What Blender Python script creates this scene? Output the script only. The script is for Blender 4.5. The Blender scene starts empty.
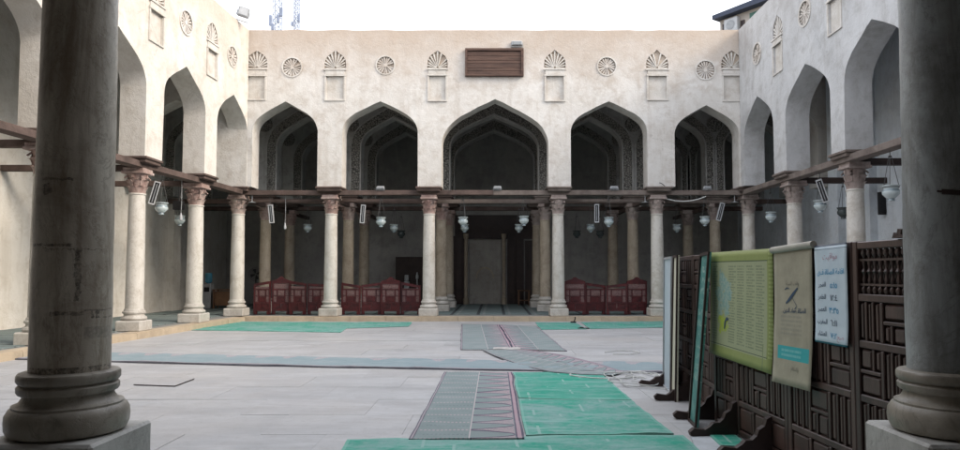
import bpy, bmesh, math, random
from math import sin, cos, pi, radians, sqrt, atan2
from mathutils import Vector, Matrix, noise
from mathutils.geometry import delaunay_2d_cdt
random.seed(7)
sc = bpy.context.scene
col = sc.collection

# ------------------------------------------------------------------ camera
cd = bpy.data.cameras.new('camera'); cam = bpy.data.objects.new('camera', cd); col.objects.link(cam)
cd.sensor_fit = 'HORIZONTAL'; cd.sensor_width = 36; cd.lens = 680/960*36
cd.shift_x = -15/960; cd.shift_y = 14/960
cd.clip_start = .05; cd.clip_end = 3000
EYE = 1.55
cam.location = (0, 0, EYE); cam.rotation_euler = (radians(90)+math.atan(.05), 0, 0)
sc.camera = cam
# ------------------------------------------------------------------ sky and sun
SUN_EL, SUN_AZ = radians(34), radians(112)      # azimuth clockwise from +y : the sun stands to the right
world = bpy.data.worlds.new('World'); sc.world = world; world.use_nodes = True
wn = world.node_tree; wn.nodes.clear()
sky = wn.nodes.new('ShaderNodeTexSky'); sky.sky_type = 'NISHITA'; sky.sun_disc = False
sky.sun_elevation = SUN_EL; sky.sun_rotation = SUN_AZ; sky.dust_density = 3; sky.air_density = 1.2
mixw = wn.nodes.new('ShaderNodeMix'); mixw.data_type = 'RGBA'; mixw.inputs[0].default_value = .72
mixw.inputs[7].default_value = (9.5, 9.7, 10.3, 1)                   # high white cloud cover
bgn = wn.nodes.new('ShaderNodeBackground'); bgn.inputs[1].default_value = .13
wo = wn.nodes.new('ShaderNodeOutputWorld')
wn.links.new(sky.outputs[0], mixw.inputs[6]); wn.links.new(mixw.outputs[2], bgn.inputs[0]); wn.links.new(bgn.outputs[0], wo.inputs[0])
sl = bpy.data.lights.new('sun', 'SUN'); sl.energy = 1.5; sl.angle = radians(24); sl.color = (1, .88, .73)
so = bpy.data.objects.new('sun', sl); col.objects.link(so)
sdir = Vector((sin(SUN_AZ)*cos(SUN_EL), cos(SUN_AZ)*cos(SUN_EL), sin(SUN_EL)))
so.rotation_euler = sdir.to_track_quat('Z', 'Y').to_euler()
sc.view_settings.view_transform = 'Standard'; sc.view_settings.look = 'None'
sc.view_settings.exposure = 1.1; sc.view_settings.gamma = 1
sc.cycles.max_bounces = 8; sc.cycles.diffuse_bounces = 5

# ------------------------------------------------------------------ node helper
class E:
    def __init__(s, nt, k): s.nt = nt; s.k = k
    def _m(s, op, *a):
        n = s.nt.nodes.new('ShaderNodeMath'); n.operation = op
        for i, v in enumerate((s,)+a):
            if isinstance(v, E): s.nt.links.new(v.k, n.inputs[i])
            else: n.inputs[i].default_value = v
        return E(s.nt, n.outputs[0])
    def __add__(s, o): return s._m('ADD', o)
    def __sub__(s, o): return s._m('SUBTRACT', o)
    def __mul__(s, o): return s._m('MULTIPLY', o)
    def __truediv__(s, o): return s._m('DIVIDE', o)
    def lt(s, o): return s._m('LESS_THAN', o)
    def gt(s, o): return s._m('GREATER_THAN', o)
    def fr(s): return s._m('FRACT')
    def ab(s): return s._m('ABSOLUTE')
    def mx(s, o): return s._m('MAXIMUM', o)
    def mn(s, o): return s._m('MINIMUM', o)
    def inv(s): return s._m('MULTIPLY_ADD', -1.0, 1.0)
    def pw(s, o): return s._m('POWER', o)
    def sn(s): return s._m('SINE')
    def fl(s): return s._m('FLOOR')
    def rng(s, a, b, c=0., d=1.):
        n = s.nt.nodes.new('ShaderNodeMapRange'); n.inputs[1].default_value = a; n.inputs[2].default_value = b
        n.inputs[3].default_value = c; n.inputs[4].default_value = d; s.nt.links.new(s.k, n.inputs[0]); return E(s.nt, n.outputs[0])
class M:
    """a principled material being written"""
    def __init__(s, name, rough=.8, spec=.3):
        s.m = bpy.data.materials.new(name); s.m.use_nodes = True; s.nt = s.m.node_tree
        s.b = s.nt.nodes['Principled BSDF']; s.b.inputs['Roughness'].default_value = rough
        s.b.inputs['Specular IOR Level'].default_value = spec
        s.tc = s.nt.nodes.new('ShaderNodeTexCoord')
    def vec(s, kind='Object', scale=(1, 1, 1), rnd=False):
        mp = s.nt.nodes.new('ShaderNodeMapping'); mp.inputs[3].default_value = scale
        s.nt.links.new(s.tc.outputs[kind], mp.inputs[0])
        if rnd:
            oi = s.nt.nodes.new('ShaderNodeObjectInfo'); cb = s.nt.nodes.new('ShaderNodeCombineXYZ')
            r = E(s.nt, oi.outputs['Random'])*37.
            for i in range(3): s.nt.links.new(r.k, cb.inputs[i])
            s.nt.links.new(cb.outputs[0], mp.inputs[1])
        return mp.outputs[0]
    def world(s, scale=(1, 1, 1)):
        g = s.nt.nodes.new('ShaderNodeNewGeometry'); mp = s.nt.nodes.new('ShaderNodeMapping'); mp.inputs[3].default_value = scale
        s.nt.links.new(g.outputs['Position'], mp.inputs[0]); return mp.outputs[0]
    def rand(s):
        return E(s.nt, s.nt.nodes.new('ShaderNodeObjectInfo').outputs['Random'])
    def xyz(s, v):
        n = s.nt.nodes.new('ShaderNodeSeparateXYZ'); s.nt.links.new(v, n.inputs[0]); return [E(s.nt, o) for o in n.outputs]
    def noise(s, v, scale=5, det=5, rough=.6, dist=0):
        n = s.nt.nodes.new('ShaderNodeTexNoise'); n.inputs['Scale'].default_value = scale; n.inputs['Detail'].default_value = det
        n.inputs['Roughness'].default_value = rough; n.inputs['Distortion'].default_value = dist
        s.nt.links.new(v, n.inputs[0]); return E(s.nt, n.outputs[0])
    def voro(s, v, scale=5, feat='F1', rnd=1.):
        n = s.nt.nodes.new('ShaderNodeTexVoronoi'); n.feature = feat; n.inputs['Scale'].default_value = scale
        n.inputs['Randomness'].default_value = rnd
        s.nt.links.new(v, n.inputs[0]); return E(s.nt, n.outputs[0])
    def mix(s, f, a, b):
        n = s.nt.nodes.new('ShaderNodeMix'); n.data_type = 'RGBA'
        for i, v in ((0, f), (6, a), (7, b)):
            if isinstance(v, E): s.nt.links.new(v.k, n.inputs[i])
            elif hasattr(v, 'links'): s.nt.links.new(v, n.inputs[i])
            elif isinstance(v, tuple): n.inputs[i].default_value = v+(1,)
            else: n.inputs[i].default_value = v
        return n.outputs[2]
    def color(s, c):
        if isinstance(c, tuple): s.b.inputs['Base Color'].default_value = c+(1,)
        else: s.nt.links.new(c, s.b.inputs['Base Color'])
    def bump(s, h, strength=.5, dist=.02):
        n = s.nt.nodes.new('ShaderNodeBump'); n.inputs['Strength'].default_value = strength; n.inputs['Distance'].default_value = dist
        s.nt.links.new(h.k, n.inputs['Height']); s.nt.links.new(n.outputs[0], s.b.inputs['Normal'])
    def rough(s, e): s.nt.links.new(e.k, s.b.inputs['Roughness'])

def simple(name, a, b=None, scale=4, rough=.75, bump=.3, bscale=40, bd=.01, stretch=(1, 1, 1), rnd=True, spec=.3):
    m = M(name, rough, spec); v = m.vec('Object', stretch, rnd)
    n = m.noise(v, scale, 6, .65)
    m.color(m.mix(n.rng(.35, .68), a, b or tuple(x*.7 for x in a)))
    if bump: m.bump(m.noise(v, bscale, 4, .7), bump, bd)
    return m.m
def plaster(name, base, stain, dirt, topstain=0., bumps=.5):
    m = M(name, .92, .12); v = m.world(); vs = m.world((1.5, 1.5, .15))
    big = m.noise(v, .55, 7, .68, .4); mid = m.noise(v, 2.6, 7, .7, .3); streak = m.noise(vs, 1.9, 6, .7, .2); fine = m.noise(v, 22, 6, .75)
    c = m.mix(big.rng(.4, .66), base, stain)
    c = m.mix(mid.rng(.48, .72)*.75, c, dirt)
    c = m.mix(streak.rng(.52, .72)*.5, c, dirt)
    pale = m.noise(m.world((1.3, 1.3, .9)), 1.3, 8, .75, 1.); c = m.mix(pale.rng(.55, .68)*.5, c, tuple(min(.8, x*1.12) for x in base))
    wv = m.voro(m.world((1, 1, .8)), .8, 'DISTANCE_TO_EDGE'); crk = (wv+(mid-.5)*.22).ab().lt(.006)*big.gt(.56); c = m.mix(crk*.3, c, tuple(x*.55 for x in dirt))
    if topstain:
        z = m.xyz(m.world())[2]
        t = (z+mid*1.2+big*1.6).rng(8.9, 11.0)*topstain
        c = m.mix(t.mx(0.).mn(1.), c, tuple(x*y for x, y in zip(dirt, (1.06, 1.0, .96))))
    c = m.mix(fine.rng(.58, .8)*.28, c, tuple(x*.6 for x in dirt))
    m.color(c)
    m.bump(mid*.7+fine*.3+m.noise(v, 7, 5, .65)*.5, bumps, .05)
    return m.m
def stone(name, a, b, dirt, rough=.62, marks=None):
    m = M(name, rough, .35); v = m.vec('Object', (1, 1, .35), True); v2 = m.vec('Object', (1, 1, 1), True)
    c = m.mix(m.noise(v, 2.6, 7, .65, .5).rng(.38, .65), a, b)
    c = m.mix(m.noise(v2, 5, 8, .72, 1.2).rng(.54, .76)*.7, c, dirt)
    fine = m.noise(v2, 60, 5, .7)
    c = m.mix(fine.rng(.6, .8)*.35, c, tuple(x*.5 for x in dirt))
    vn = m.noise(m.vec('Object', (1, 1, .5), True), 1.7, 9, .7, 2.2); c = m.mix((vn-.5).ab().lt(.008)*.3, c, tuple(x*.8 for x in dirt)); c = m.mix(m.noise(v2, 2.2, 5, .7, .6).rng(.5, .66)*.45, c, dirt)
    if name.startswith(('weath', 'smooth')):
        st = m.noise(m.vec('Object', (1, 1, .12), True), 7, 7, .72, .4); c = m.mix(st.rng(.46, .62)*.6, c, dirt); c = m.mix(m.noise(m.vec('Object', (1, 1, .3), True), 3.3, 8, .75, 1.5).rng(.55, .66)*.45, c, tuple(min(.7, x*1.25) for x in a))
    if marks: c = marks(m, c)
    m.color(c); m.bump(m.noise(v2, 9, 6, .7)*.6+fine*.3+m.noise(v2, 24, 4, .7).rng(.25, .4)*.4, .28 if name.startswith(('weath', 'dark_w', 'smooth')) else .4, .015)
    return m.m

P_COURT = plaster('court_plaster', (.635, .615, .585), (.55, .52, .48), (.42, .37, .32), 1.0)
P_LEFT = plaster('left_wall_sun_plaster', (.655, .625, .58), (.57, .535, .485), (.44, .395, .34), .8)  # court plaster with the sun's warmth put into the colour
P_RIGHT = plaster('right_wall_shade_plaster', (.53, .53, .53), (.43, .43, .43), (.32, .305, .29), .4)  # court plaster darkened in colour, shade of the side facing away from the sun
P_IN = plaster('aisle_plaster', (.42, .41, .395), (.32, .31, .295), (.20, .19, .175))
P_AISLE_L = plaster('left_aisle_plaster', (.67, .65, .61), (.60, .57, .52), (.47, .43, .37))
P_NEAR = plaster('near_aisle_plaster', (.36, .33, .29), (.29, .265, .23), (.2, .18, .16))
P_AISLE_R = plaster('right_aisle_plaster', (.69, .73, .77), (.60, .64, .68), (.48, .50, .51))
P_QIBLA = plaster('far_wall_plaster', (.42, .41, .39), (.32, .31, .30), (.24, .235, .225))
P_NICHE = plaster('carved_plaster', (.60, .575, .54), (.51, .48, .43), (.40, .345, .29))
P_DUST_SHADE = plaster('dust_shade_carving', (.56, .48, .40), (.48, .40, .33), (.36, .28, .22))  # browner backing: settled dust plus groove shade painted into the colour
def carved():
    m = M('carved_stucco', .95, .1); v = m.world()
    vo = m.voro(v, 13, 'DISTANCE_TO_EDGE'); n = m.noise(v, 3, 4)
    h = vo.rng(0, .12)
    m.color(m.mix(h, (.08, .075, .07), m.mix(n, (.36, .34, .31), (.24, .23, .21)))); m.bump(h, 1., .05)
    return m.m
CARVED = carved()
S_WHITE = stone('pale_marble', (.60, .575, .53), (.50, .475, .43), (.32, .27, .21))
S_TAN = stone('tan_stone', (.46, .395, .31), (.35, .29, .22), (.2, .16, .115))
S_BASE = stone('worn_base_stone', (.56, .54, .50), (.45, .42, .38), (.27, .24, .20))
C_RED = stone('ochre_red_capital', (.30, .20, .175), (.50, .41, .37), (.11, .065, .055), .8)
C_GREY = stone('grey_capital', (.40, .34, .31), (.28, .22, .20), (.14, .1, .09), .8)
def fg_marks(m, c):
    X0, Y0, Z = m.xyz(m.vec('Object')); w = m.vec('Object'); j = m.noise(w, 26, 5, .7)
    X = X0*.848+Y0*.53; Y = Y0*.848-X0*.53
    def box(x0, x1, z0, z1, e=.02):
        xx = X+(j-.5)*e*3; zz = Z+(j-.5)*e*2
        return xx.gt(x0)*xx.lt(x1)*zz.gt(z0)*zz.lt(z1)*Y.lt(.0)
    z0 = .785
    f = box(-.165, -.01, 1.675-z0, 1.687-z0, .012)
    for b in ((.005, .03, 1.42-z0, 1.66-z0, .02), (-.09, .05, 1.352-z0, 1.37-z0, .014), (.05, .165, 1.372-z0, 1.378-z0, .01)):
        f = f.mx(box(*b))
    f = f.mx(box(-.14, -.01, 1.985-z0, 1.997-z0, .016)); f = f.mx(box(-.125, -.10, 1.92-z0, 1.97-z0, .03)); f = f.mx(box(-.13, .12, 1.66-z0, 1.664-z0, .03))
    letters = m.noise(m.vec('Object', (9, 1, 2)), 9, 2, .5).gt(.52)
    f = f.mx(box(.055, .165, 1.335-z0, 1.38-z0, .01)*letters)
    f = f.mx(Z.lt(.325)*(j+m.noise(w, 5, 3)*.6).gt(.72)*Z.gt(.27))
    soft = m.noise(w, 55, 4, .7).rng(.3, .62)
    c = m.mix(f*soft*.85, c, (.06, .05, .045))
    return m.mix(box(.05, .16, 1.24-z0, 1.295-z0, .008)*soft*.55, c, (.17, .16, .14))
FG_SHAFT = stone('weathered_grey_marble', (.58, .53, .45), (.36, .31, .25), (.17, .12, .08), .38, fg_marks)
FG_SHAFT2 = stone('smooth_grey_marble', (.36, .385, .39), (.22, .23, .23), (.12, .115, .105), .35)
FG_BASE = stone('dark_worn_marble', (.36, .33, .28), (.23, .205, .165), (.085, .07, .055), .4)
FG_BLOCK = stone('plinth_marble', (.46, .455, .43), (.36, .35, .33), (.17, .16, .14), .55)
W_BEAM = simple('weathered_beam_wood', (.20, .165, .145), (.10, .078, .068), 2.2, .85, .6, 30, .02, (1, 1, 1))
W_BEAMR = simple('brown_beam_wood', (.135, .095, .082), (.06, .042, .036), 2.2, .85, .6, 30, .02)
W_DARK = simple('dark_wood', (.042, .024, .020), (.020, .012, .011), 3, .5, .3, 60, .005, spec=.4)
W_SCREEN = simple('screen_dark_wood', (.085, .050, .041), (.034, .020, .017), 5, .42, .4, 70, .004, (1, 1, .3), spec=.5)
W_RED = simple('red_screen_wood', (.085, .014, .016), (.03, .008, .010), 5, .5, .3, 60, .004, spec=.35)
W_REDIN = simple('red_screen_lattice', (.20, .125, .12), (.09, .045, .045), 30, .6, .5, 90, .006)
W_PANEL = simple('old_plank_wood', (.12, .072, .055), (.06, .038, .032), 6, .8, .6, 40, .02, (.2, 1, 1.6))
W_TABLE = simple('brown_table_wood', (.20, .11, .06), (.12, .065, .04), 4, .6)
KERB = simple('yellow_kerb_stone', (.50, .41, .30), (.38, .31, .23), 3, .8, .4, 30)
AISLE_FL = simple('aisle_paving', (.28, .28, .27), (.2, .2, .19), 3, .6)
WHITE = simple('white_painted_metal', (.42, .43, .44), (.33, .34, .35), 6, .4, 0)
GREYM = simple('grey_metal', (.30, .31, .32), (.22, .23, .24), 6, .45, 0)
BLACK = simple('black_plastic', (.02, .02, .022), (.012, .012, .014), 6, .5, 0)
CORD = simple('white_cord', (.56, .57, .55), (.46, .47, .45), 6, .5, 0)
CHAIN = simple('dull_chain', (.10, .10, .10), (.06, .06, .06), 6, .5, 0)
DGLASS = simple('dark_glass', (.015, .018, .022), (.01, .01, .012), 2, .15, 0, spec=.5)
BOARD_W = simple('white_board', (.50, .58, .64), (.42, .50, .56), 1.5, .5, .1, 30)
BOARD_C = simple('cream_board', (.58, .56, .46), (.50, .48, .38), 1.5, .55, .1, 30)
BLUE = simple('blue_bottle', (.10, .35, .50), (.08, .28, .4), 3, .25, 0)
def glass_lamp():
    m = M('celadon_lamp_glass', .18, .6); v = m.vec('Object')
    Z = m.xyz(v)[2]
    bands = (Z*34.).sn().rng(.5, .9)
    m.color(m.mix(bands.mx(0.).mn(1.), (.54, .61, .62), (.20, .26, .29)))
    m.b.inputs['Transmission Weight'].default_value = .12
    return m.m
LAMP = glass_lamp(); LAMPD = simple('smoked_lamp_glass', (.09, .11, .11), (.05, .06, .06), 6, .2, 0)

# ------------------------------------------------------------------ mesh helper
class MB:
    def __init__(s): s.v = []; s.f = []; s.sm = []
    def add(s, vs, fs, smooth=False):
        o = len(s.v); s.v += [tuple(p) for p in vs]; s.f += [tuple(i+o for i in f) for f in fs]; s.sm += [smooth]*len(fs); return s
    def box(s, x0, x1, y0, y1, z0, z1, mtx=None, bev=0):
        if bev:
            b = min(bev, (x1-x0)/2.01, (y1-y0)/2.01, (z1-z0)/2.01)
            bm = bmesh.new(); bmesh.ops.create_cube(bm, size=1)
            bmesh.ops.scale(bm, vec=(x1-x0, y1-y0, z1-z0), verts=bm.verts)
            bmesh.ops.translate(bm, vec=((x0+x1)/2, (y0+y1)/2, (z0+z1)/2), verts=bm.verts)
            bmesh.ops.bevel(bm, geom=bm.edges[:], offset=b, segments=1, affect='EDGES')
            bm.verts.index_update(); vs = [v.co.copy() for v in bm.verts]; fs = [[v.index for v in f.verts] for f in bm.faces]; bm.free()
        else:
            vs = [Vector(p) for p in ((x0, y0, z0), (x1, y0, z0), (x1, y1, z0), (x0, y1, z0), (x0, y0, z1), (x1, y0, z1), (x1, y1, z1), (x0, y1, z1))]
            fs = [(0, 3, 2, 1), (4, 5, 6, 7), (0, 1, 5, 4), (1, 2, 6, 5), (2, 3, 7, 6), (3, 0, 4, 7)]
        if mtx: vs = [mtx @ v for v in vs]
        return s.add(vs, fs)
    def lathe(s, prof, n=24, c=(0, 0, 0), smooth=True, ph=0):
        vs, fs = [], []; k = len(prof)
        for (r, z) in prof:
            for i in range(n):
                a = ph+2*pi*i/n; vs.append((c[0]+r*cos(a), c[1]+r*sin(a), c[2]+z))
        for j in range(k-1):
            for i in range(n):
                i2 = (i+1) % n; fs.append((j*n+i, j*n+i2, (j+1)*n+i2, (j+1)*n+i))
        fs.append(tuple(range(n-1, -1, -1))); fs.append(tuple((k-1)*n+i for i in range(n)))
        return s.add(vs, fs, smooth)
    def tube(s, pts, r, n=6, smooth=True):
        pts = [Vector(p) for p in pts]; vs, fs = [], []
        for i, p in enumerate(pts):
            t = (pts[min(i+1, len(pts)-1)]-pts[max(i-1, 0)]).normalized()
            a = t.cross(Vector((0, 0, 1)));  a = a.normalized() if a.length > 1e-3 else Vector((1, 0, 0)); b = t.cross(a)
            for k in range(n):
                q = 2*pi*k/n; vs.append(p+a*(r*cos(q))+b*(r*sin(q)))
        for i in range(len(pts)-1):
            for k in range(n):
                k2 = (k+1) % n; fs.append((i*n+k, i*n+k2, (i+1)*n+k2, (i+1)*n+k))
        fs.append(tuple(range(n))); fs.append(tuple((len(pts)-1)*n+k for k in range(n-1, -1, -1)))
        return s.add(vs, fs, smooth)
    def prism(s, poly, d0, d1, fn):
        """poly 2D (a,b) extruded from d0 to d1; fn(a,b,d)->xyz"""
        n = len(poly); vs = [fn(a, b, d0) for a, b in poly]+[fn(a, b, d1) for a, b in poly]
        fs = [tuple(range(n)), tuple(range(2*n-1, n-1, -1))]+[(i, i+n, (i+1) % n+n, (i+1) % n) for i in range(n)]
        return s.add(vs, fs)
    def mesh(s, name, mat=None):
        me = bpy.data.meshes.new(name); me.from_pydata(s.v, [], s.f)
        me.polygons.foreach_set('use_smooth', s.sm)
        bm = bmesh.new(); bm.from_mesh(me); bmesh.ops.recalc_face_normals(bm, faces=bm.faces[:]); bm.to_mesh(me); bm.free()
        if any(s.sm): me.set_sharp_from_angle(angle=radians(38))
        if mat: me.materials.append(mat)
        return me
    def build(s, name, mat, parent=None, loc=None):
        o = bpy.data.objects.new(name, s.mesh(name, mat)); col.objects.link(o)
        if parent: o.parent = parent
        if loc: o.location = loc
        return o
def tag(o, label=None, cat=None, group=None, kind=None):
    if label: o['label'] = label
    if cat: o['category'] = cat
    if group: o['group'] = group
    if kind: o['kind'] = kind
    return o
def empty(name, loc, label, cat, group=None, rz=0):
    o = bpy.data.objects.new(name, None); col.objects.link(o); o.location = loc; o.rotation_euler[2] = rz
    o.empty_display_size = .2
    return tag(o, label, cat, group)
def inst(name, me, parent=None, loc=(0, 0, 0), rot=None):
    o = bpy.data.objects.new(name, me); col.objects.link(o); o.location = loc
    if rot: o.rotation_euler = rot
    if parent: o.parent = parent
    return o
def copy_tree(o, parent=None):
    c = o.copy(); col.objects.link(c)
    if parent: c.parent = parent
    for ch in list(o.children): copy_tree(ch, c)
    return c
def copy_thing(o, loc, label, rz=None, group=None):
    c = copy_tree(o); c.location = loc; c['label'] = label
    if rz is not None: c.rotation_euler[2] = rz
    if group: c['group'] = group
    return c
def px(x, y, z=0.):
    """point of the plane at height z seen at photo pixel (x,y)"""
    d = (EYE-z)*680/(y-273); return ((x-495)*d/680, d)

# ------------------------------------------------------------------ ground and court
XR = 8.02
def XL(y): return -8.1-.059*(22.05-y)
g = MB(); g.box(-900, 900, -900, 900, -1.2, -.06); tag(g.build('ground', simple('outer_ground', (.3, .27, .22), None, .05)), kind='structure')
WL, WR, YB, YF = -12.1, 10.95, 30.6, -2.4
def slab_mat():
    m = M('court_marble', .5, .35); r = m.rand(); v = m.world(); vs = m.world((.55, 1.8, 1))
    a = m.mix(m.noise(vs, 1.1, 7, .65, .5).rng(.36, .66), (.435, .44, .45), (.335, .338, .345))
    a = m.mix(r*.5, a, (.49, .485, .49)); a = m.mix(r.gt(.78)*.4, a, (.33, .325, .325)); a = m.mix(r.lt(.12)*.35, a, (.36, .355, .36))
    a = m.mix(m.noise(v, .35, 5, .6).rng(.48, .7)*.5, a, (.46, .43, .40))
    a = m.mix(m.noise(v, 7, 8, .75, .6).rng(.50, .70)*.5, a, (.30, .29, .28))
    a = m.mix(m.noise(v, 26, 6, .75).rng(.52, .72)*.35, a, (.26, .25, .24))
    wet = m.noise(vs, .9, 6, .7, 1.2)
    a = m.mix(wet.rng(.53, .70)*.5, a, (.56, .56, .575))
    dk = m.noise(m.world((.4, 2.4, 1)), 1.6, 6, .7, .8); a = m.mix(dk.rng(.52, .74)*.4, a, (.28, .27, .265))
    m.color(a); m.rough(m.noise(v, 2, 5).rng(.3, .7, .38, .62)); m.bump(m.noise(v, 30, 5, .7), .15, .01)
    return m.m
SLAB = slab_mat()
b = MB(); b.add([(XL(3)-.05, 3, -.05), (XR+.05, 3, -.05), (XR+.05, 22, -.05), (-8.15, 22, -.05), (XL(3)-.05, 3, -.012), (XR+.05, 3, -.012), (XR+.05, 22, -.012), (-8.15, 22, -.012)],
                [(0, 3, 2, 1), (4, 5, 6, 7), (0, 1, 5, 4), (1, 2, 6, 5), (2, 3, 7, 6), (3, 0, 4, 7)])
floor = tag(b.build('court_floor', simple('joint_mortar', (.45, .44, .44), None, 6, .9)), kind='structure')
sw, sd = 1.36, .905
for j in range(21):
    y0 = 3.0+j*sd; y1 = min(y0+sd, 22.0)
    off = (j % 2)*.62 + random.uniform(-.1, .1)
    x = XL(y0)-.04-off
    while x < XR:
        a0, a1 = max(x, XL(y0)-.04), min(x+sw, XR+.04); x += sw
        if a1-a0 < .08: continue
        t = random.uniform(-.0022, .0022); t2 = random.uniform(-.002, .002)
        q = MB(); gx = .0012
        vs = [(a0+gx, y0+gx, -.03), (a1-gx, y0+gx, -.03), (a1-gx, y1-gx, -.03), (a0+gx, y1-gx, -.03),
              (a0+gx, y0+gx, t), (a1-gx, y0+gx, t+t2), (a1-gx, y1-gx, t+t2), (a0+gx, y1-gx, t)]
        q.add(vs, [(0, 3, 2, 1), (4, 5, 6, 7), (0, 1, 5, 4), (1, 2, 6, 5), (2, 3, 7, 6), (3, 0, 4, 7)])
        q.build('paving_slab', SLAB, floor)
FZ = .15
def floor_slab(name, x0, x1, y0, y1):
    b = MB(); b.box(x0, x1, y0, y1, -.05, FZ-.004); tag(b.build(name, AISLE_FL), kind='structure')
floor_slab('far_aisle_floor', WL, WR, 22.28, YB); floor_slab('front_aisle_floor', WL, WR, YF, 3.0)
floor_slab('right_aisle_floor', XR+.28, WR, 3.0, 22.28)
b = MB(); b.add([(WL, 3, -.05), (XL(3)-.28, 3, -.05), (-8.38, 22.28, -.05), (WL, 22.28, -.05), (WL, 3, FZ-.004), (XL(3)-.28, 3, FZ-.004), (-8.38, 22.28, FZ-.004), (WL, 22.28, FZ-.004)],
                [(0, 3, 2, 1), (4, 5, 6, 7), (0, 1, 5, 4), (1, 2, 6, 5), (2, 3, 7, 6), (3, 0, 4, 7)])
tag(b.build('left_aisle_floor', AISLE_FL), kind='structure')
def kerb(label, P0, P1, inward):
    P0, P1 = Vector(P0), Vector(P1); L = (P1-P0).length; U = (P1-P0)/L; N = Vector(inward)
    e = empty('stone_kerb', (P0.x, P0.y, 0), label, 'kerb', 'low stone kerbs round the court')
    n = int(L/1.15); s = L/n
    for i in range(n):
        b = MB(); t = random.uniform(-.004, .004); dd = random.uniform(-.008, .008)
        def fn(a, c, d): p = U*a+N*(c+dd); return (p.x, p.y, d)
        g = .004
        b.prism([(i*s+g, -.28), ((i+1)*s-g, -.28), ((i+1)*s-g, .10), (i*s+g, .10)], -.04, FZ+t-.02, fn)
        b.prism([(i*s+g, -.28), ((i+1)*s-g, -.28), ((i+1)*s-g, .085), (i*s+g, .085)], FZ+t-.02, FZ+t, fn)
        b.build('kerb_stone', KERB, e)
kerb('yellowish stone kerb below the far arcade', (-8.1, 22.0, 0), (XR, 22.0, 0), (0, -1, 0))
kerb('yellowish stone kerb below the left arcade', (XL(3), 3, 0), (-8.1, 21.85, 0), (1, 0, 0))
kerb('yellowish stone kerb below the right arcade, behind the notice screens', (XR, 3, 0), (XR, 21.85, 0), (-1, 0, 0))

# ------------------------------------------------------------------ arcades
ZB, ZT = 4.36, 9.55
PROF = [(1, 0), (.992, .08), (.972, .17), (.935, .27), (.885, .365), (.80, .47), (.70, .56), (.64, .608), (.48, .715), (.32, .815), (.16, .912), (0, 1)]
def arch_pts(uc, hw, zs, za, out=0.):
    L = [(uc-(hw+out)*a, zs+(za+out*1.25-zs)*b) for a, b in PROF]
    return L+[(2*uc-u, z) for u, z in reversed(L[:-1])]
def inside(p, poly):
    x, y = p; r = False; n = len(poly)
    for i in range(n):
        x0, y0 = poly[i]; x1, y1 = poly[(i+1) % n]
        if (y0 > y) != (y1 > y) and x < (x1-x0)*(y-y0)/(y1-y0)+x0: r = not r
    return r
def fill(outer, holes, step):
    pts = []; edges = []
    for loop in [outer]+holes:
        o = len(pts); pts += [Vector(p) for p in loop]; n = len(loop); edges += [(o+i, o+(i+1) % n) for i in range(n)]
    if step:
        us = [p[0] for p in outer]; zs = [p[1] for p in outer]
        u = min(us)+step*.6
        while u < max(us)-.1:
            z = min(zs)+step*.6
            while z < max(zs)-.1:
                q = (u+random.uniform(-.1, .1)*step, z+random.uniform(-.1, .1)*step)
                if inside(q, outer) and not any(inside(q, h) for h in holes): pts.append(Vector(q))
                z += step
            u += step
    vs, _, fs, *_r = delaunay_2d_cdt(pts, edges, [], 0, 1e-5)
    keep = []
    for f in fs:
        c = sum((vs[i] for i in f), Vector((0, 0)))/len(f)
        if inside(c, outer) and not any(inside(c, h) for h in holes): keep.append(tuple(f))
    return vs, keep
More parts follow.
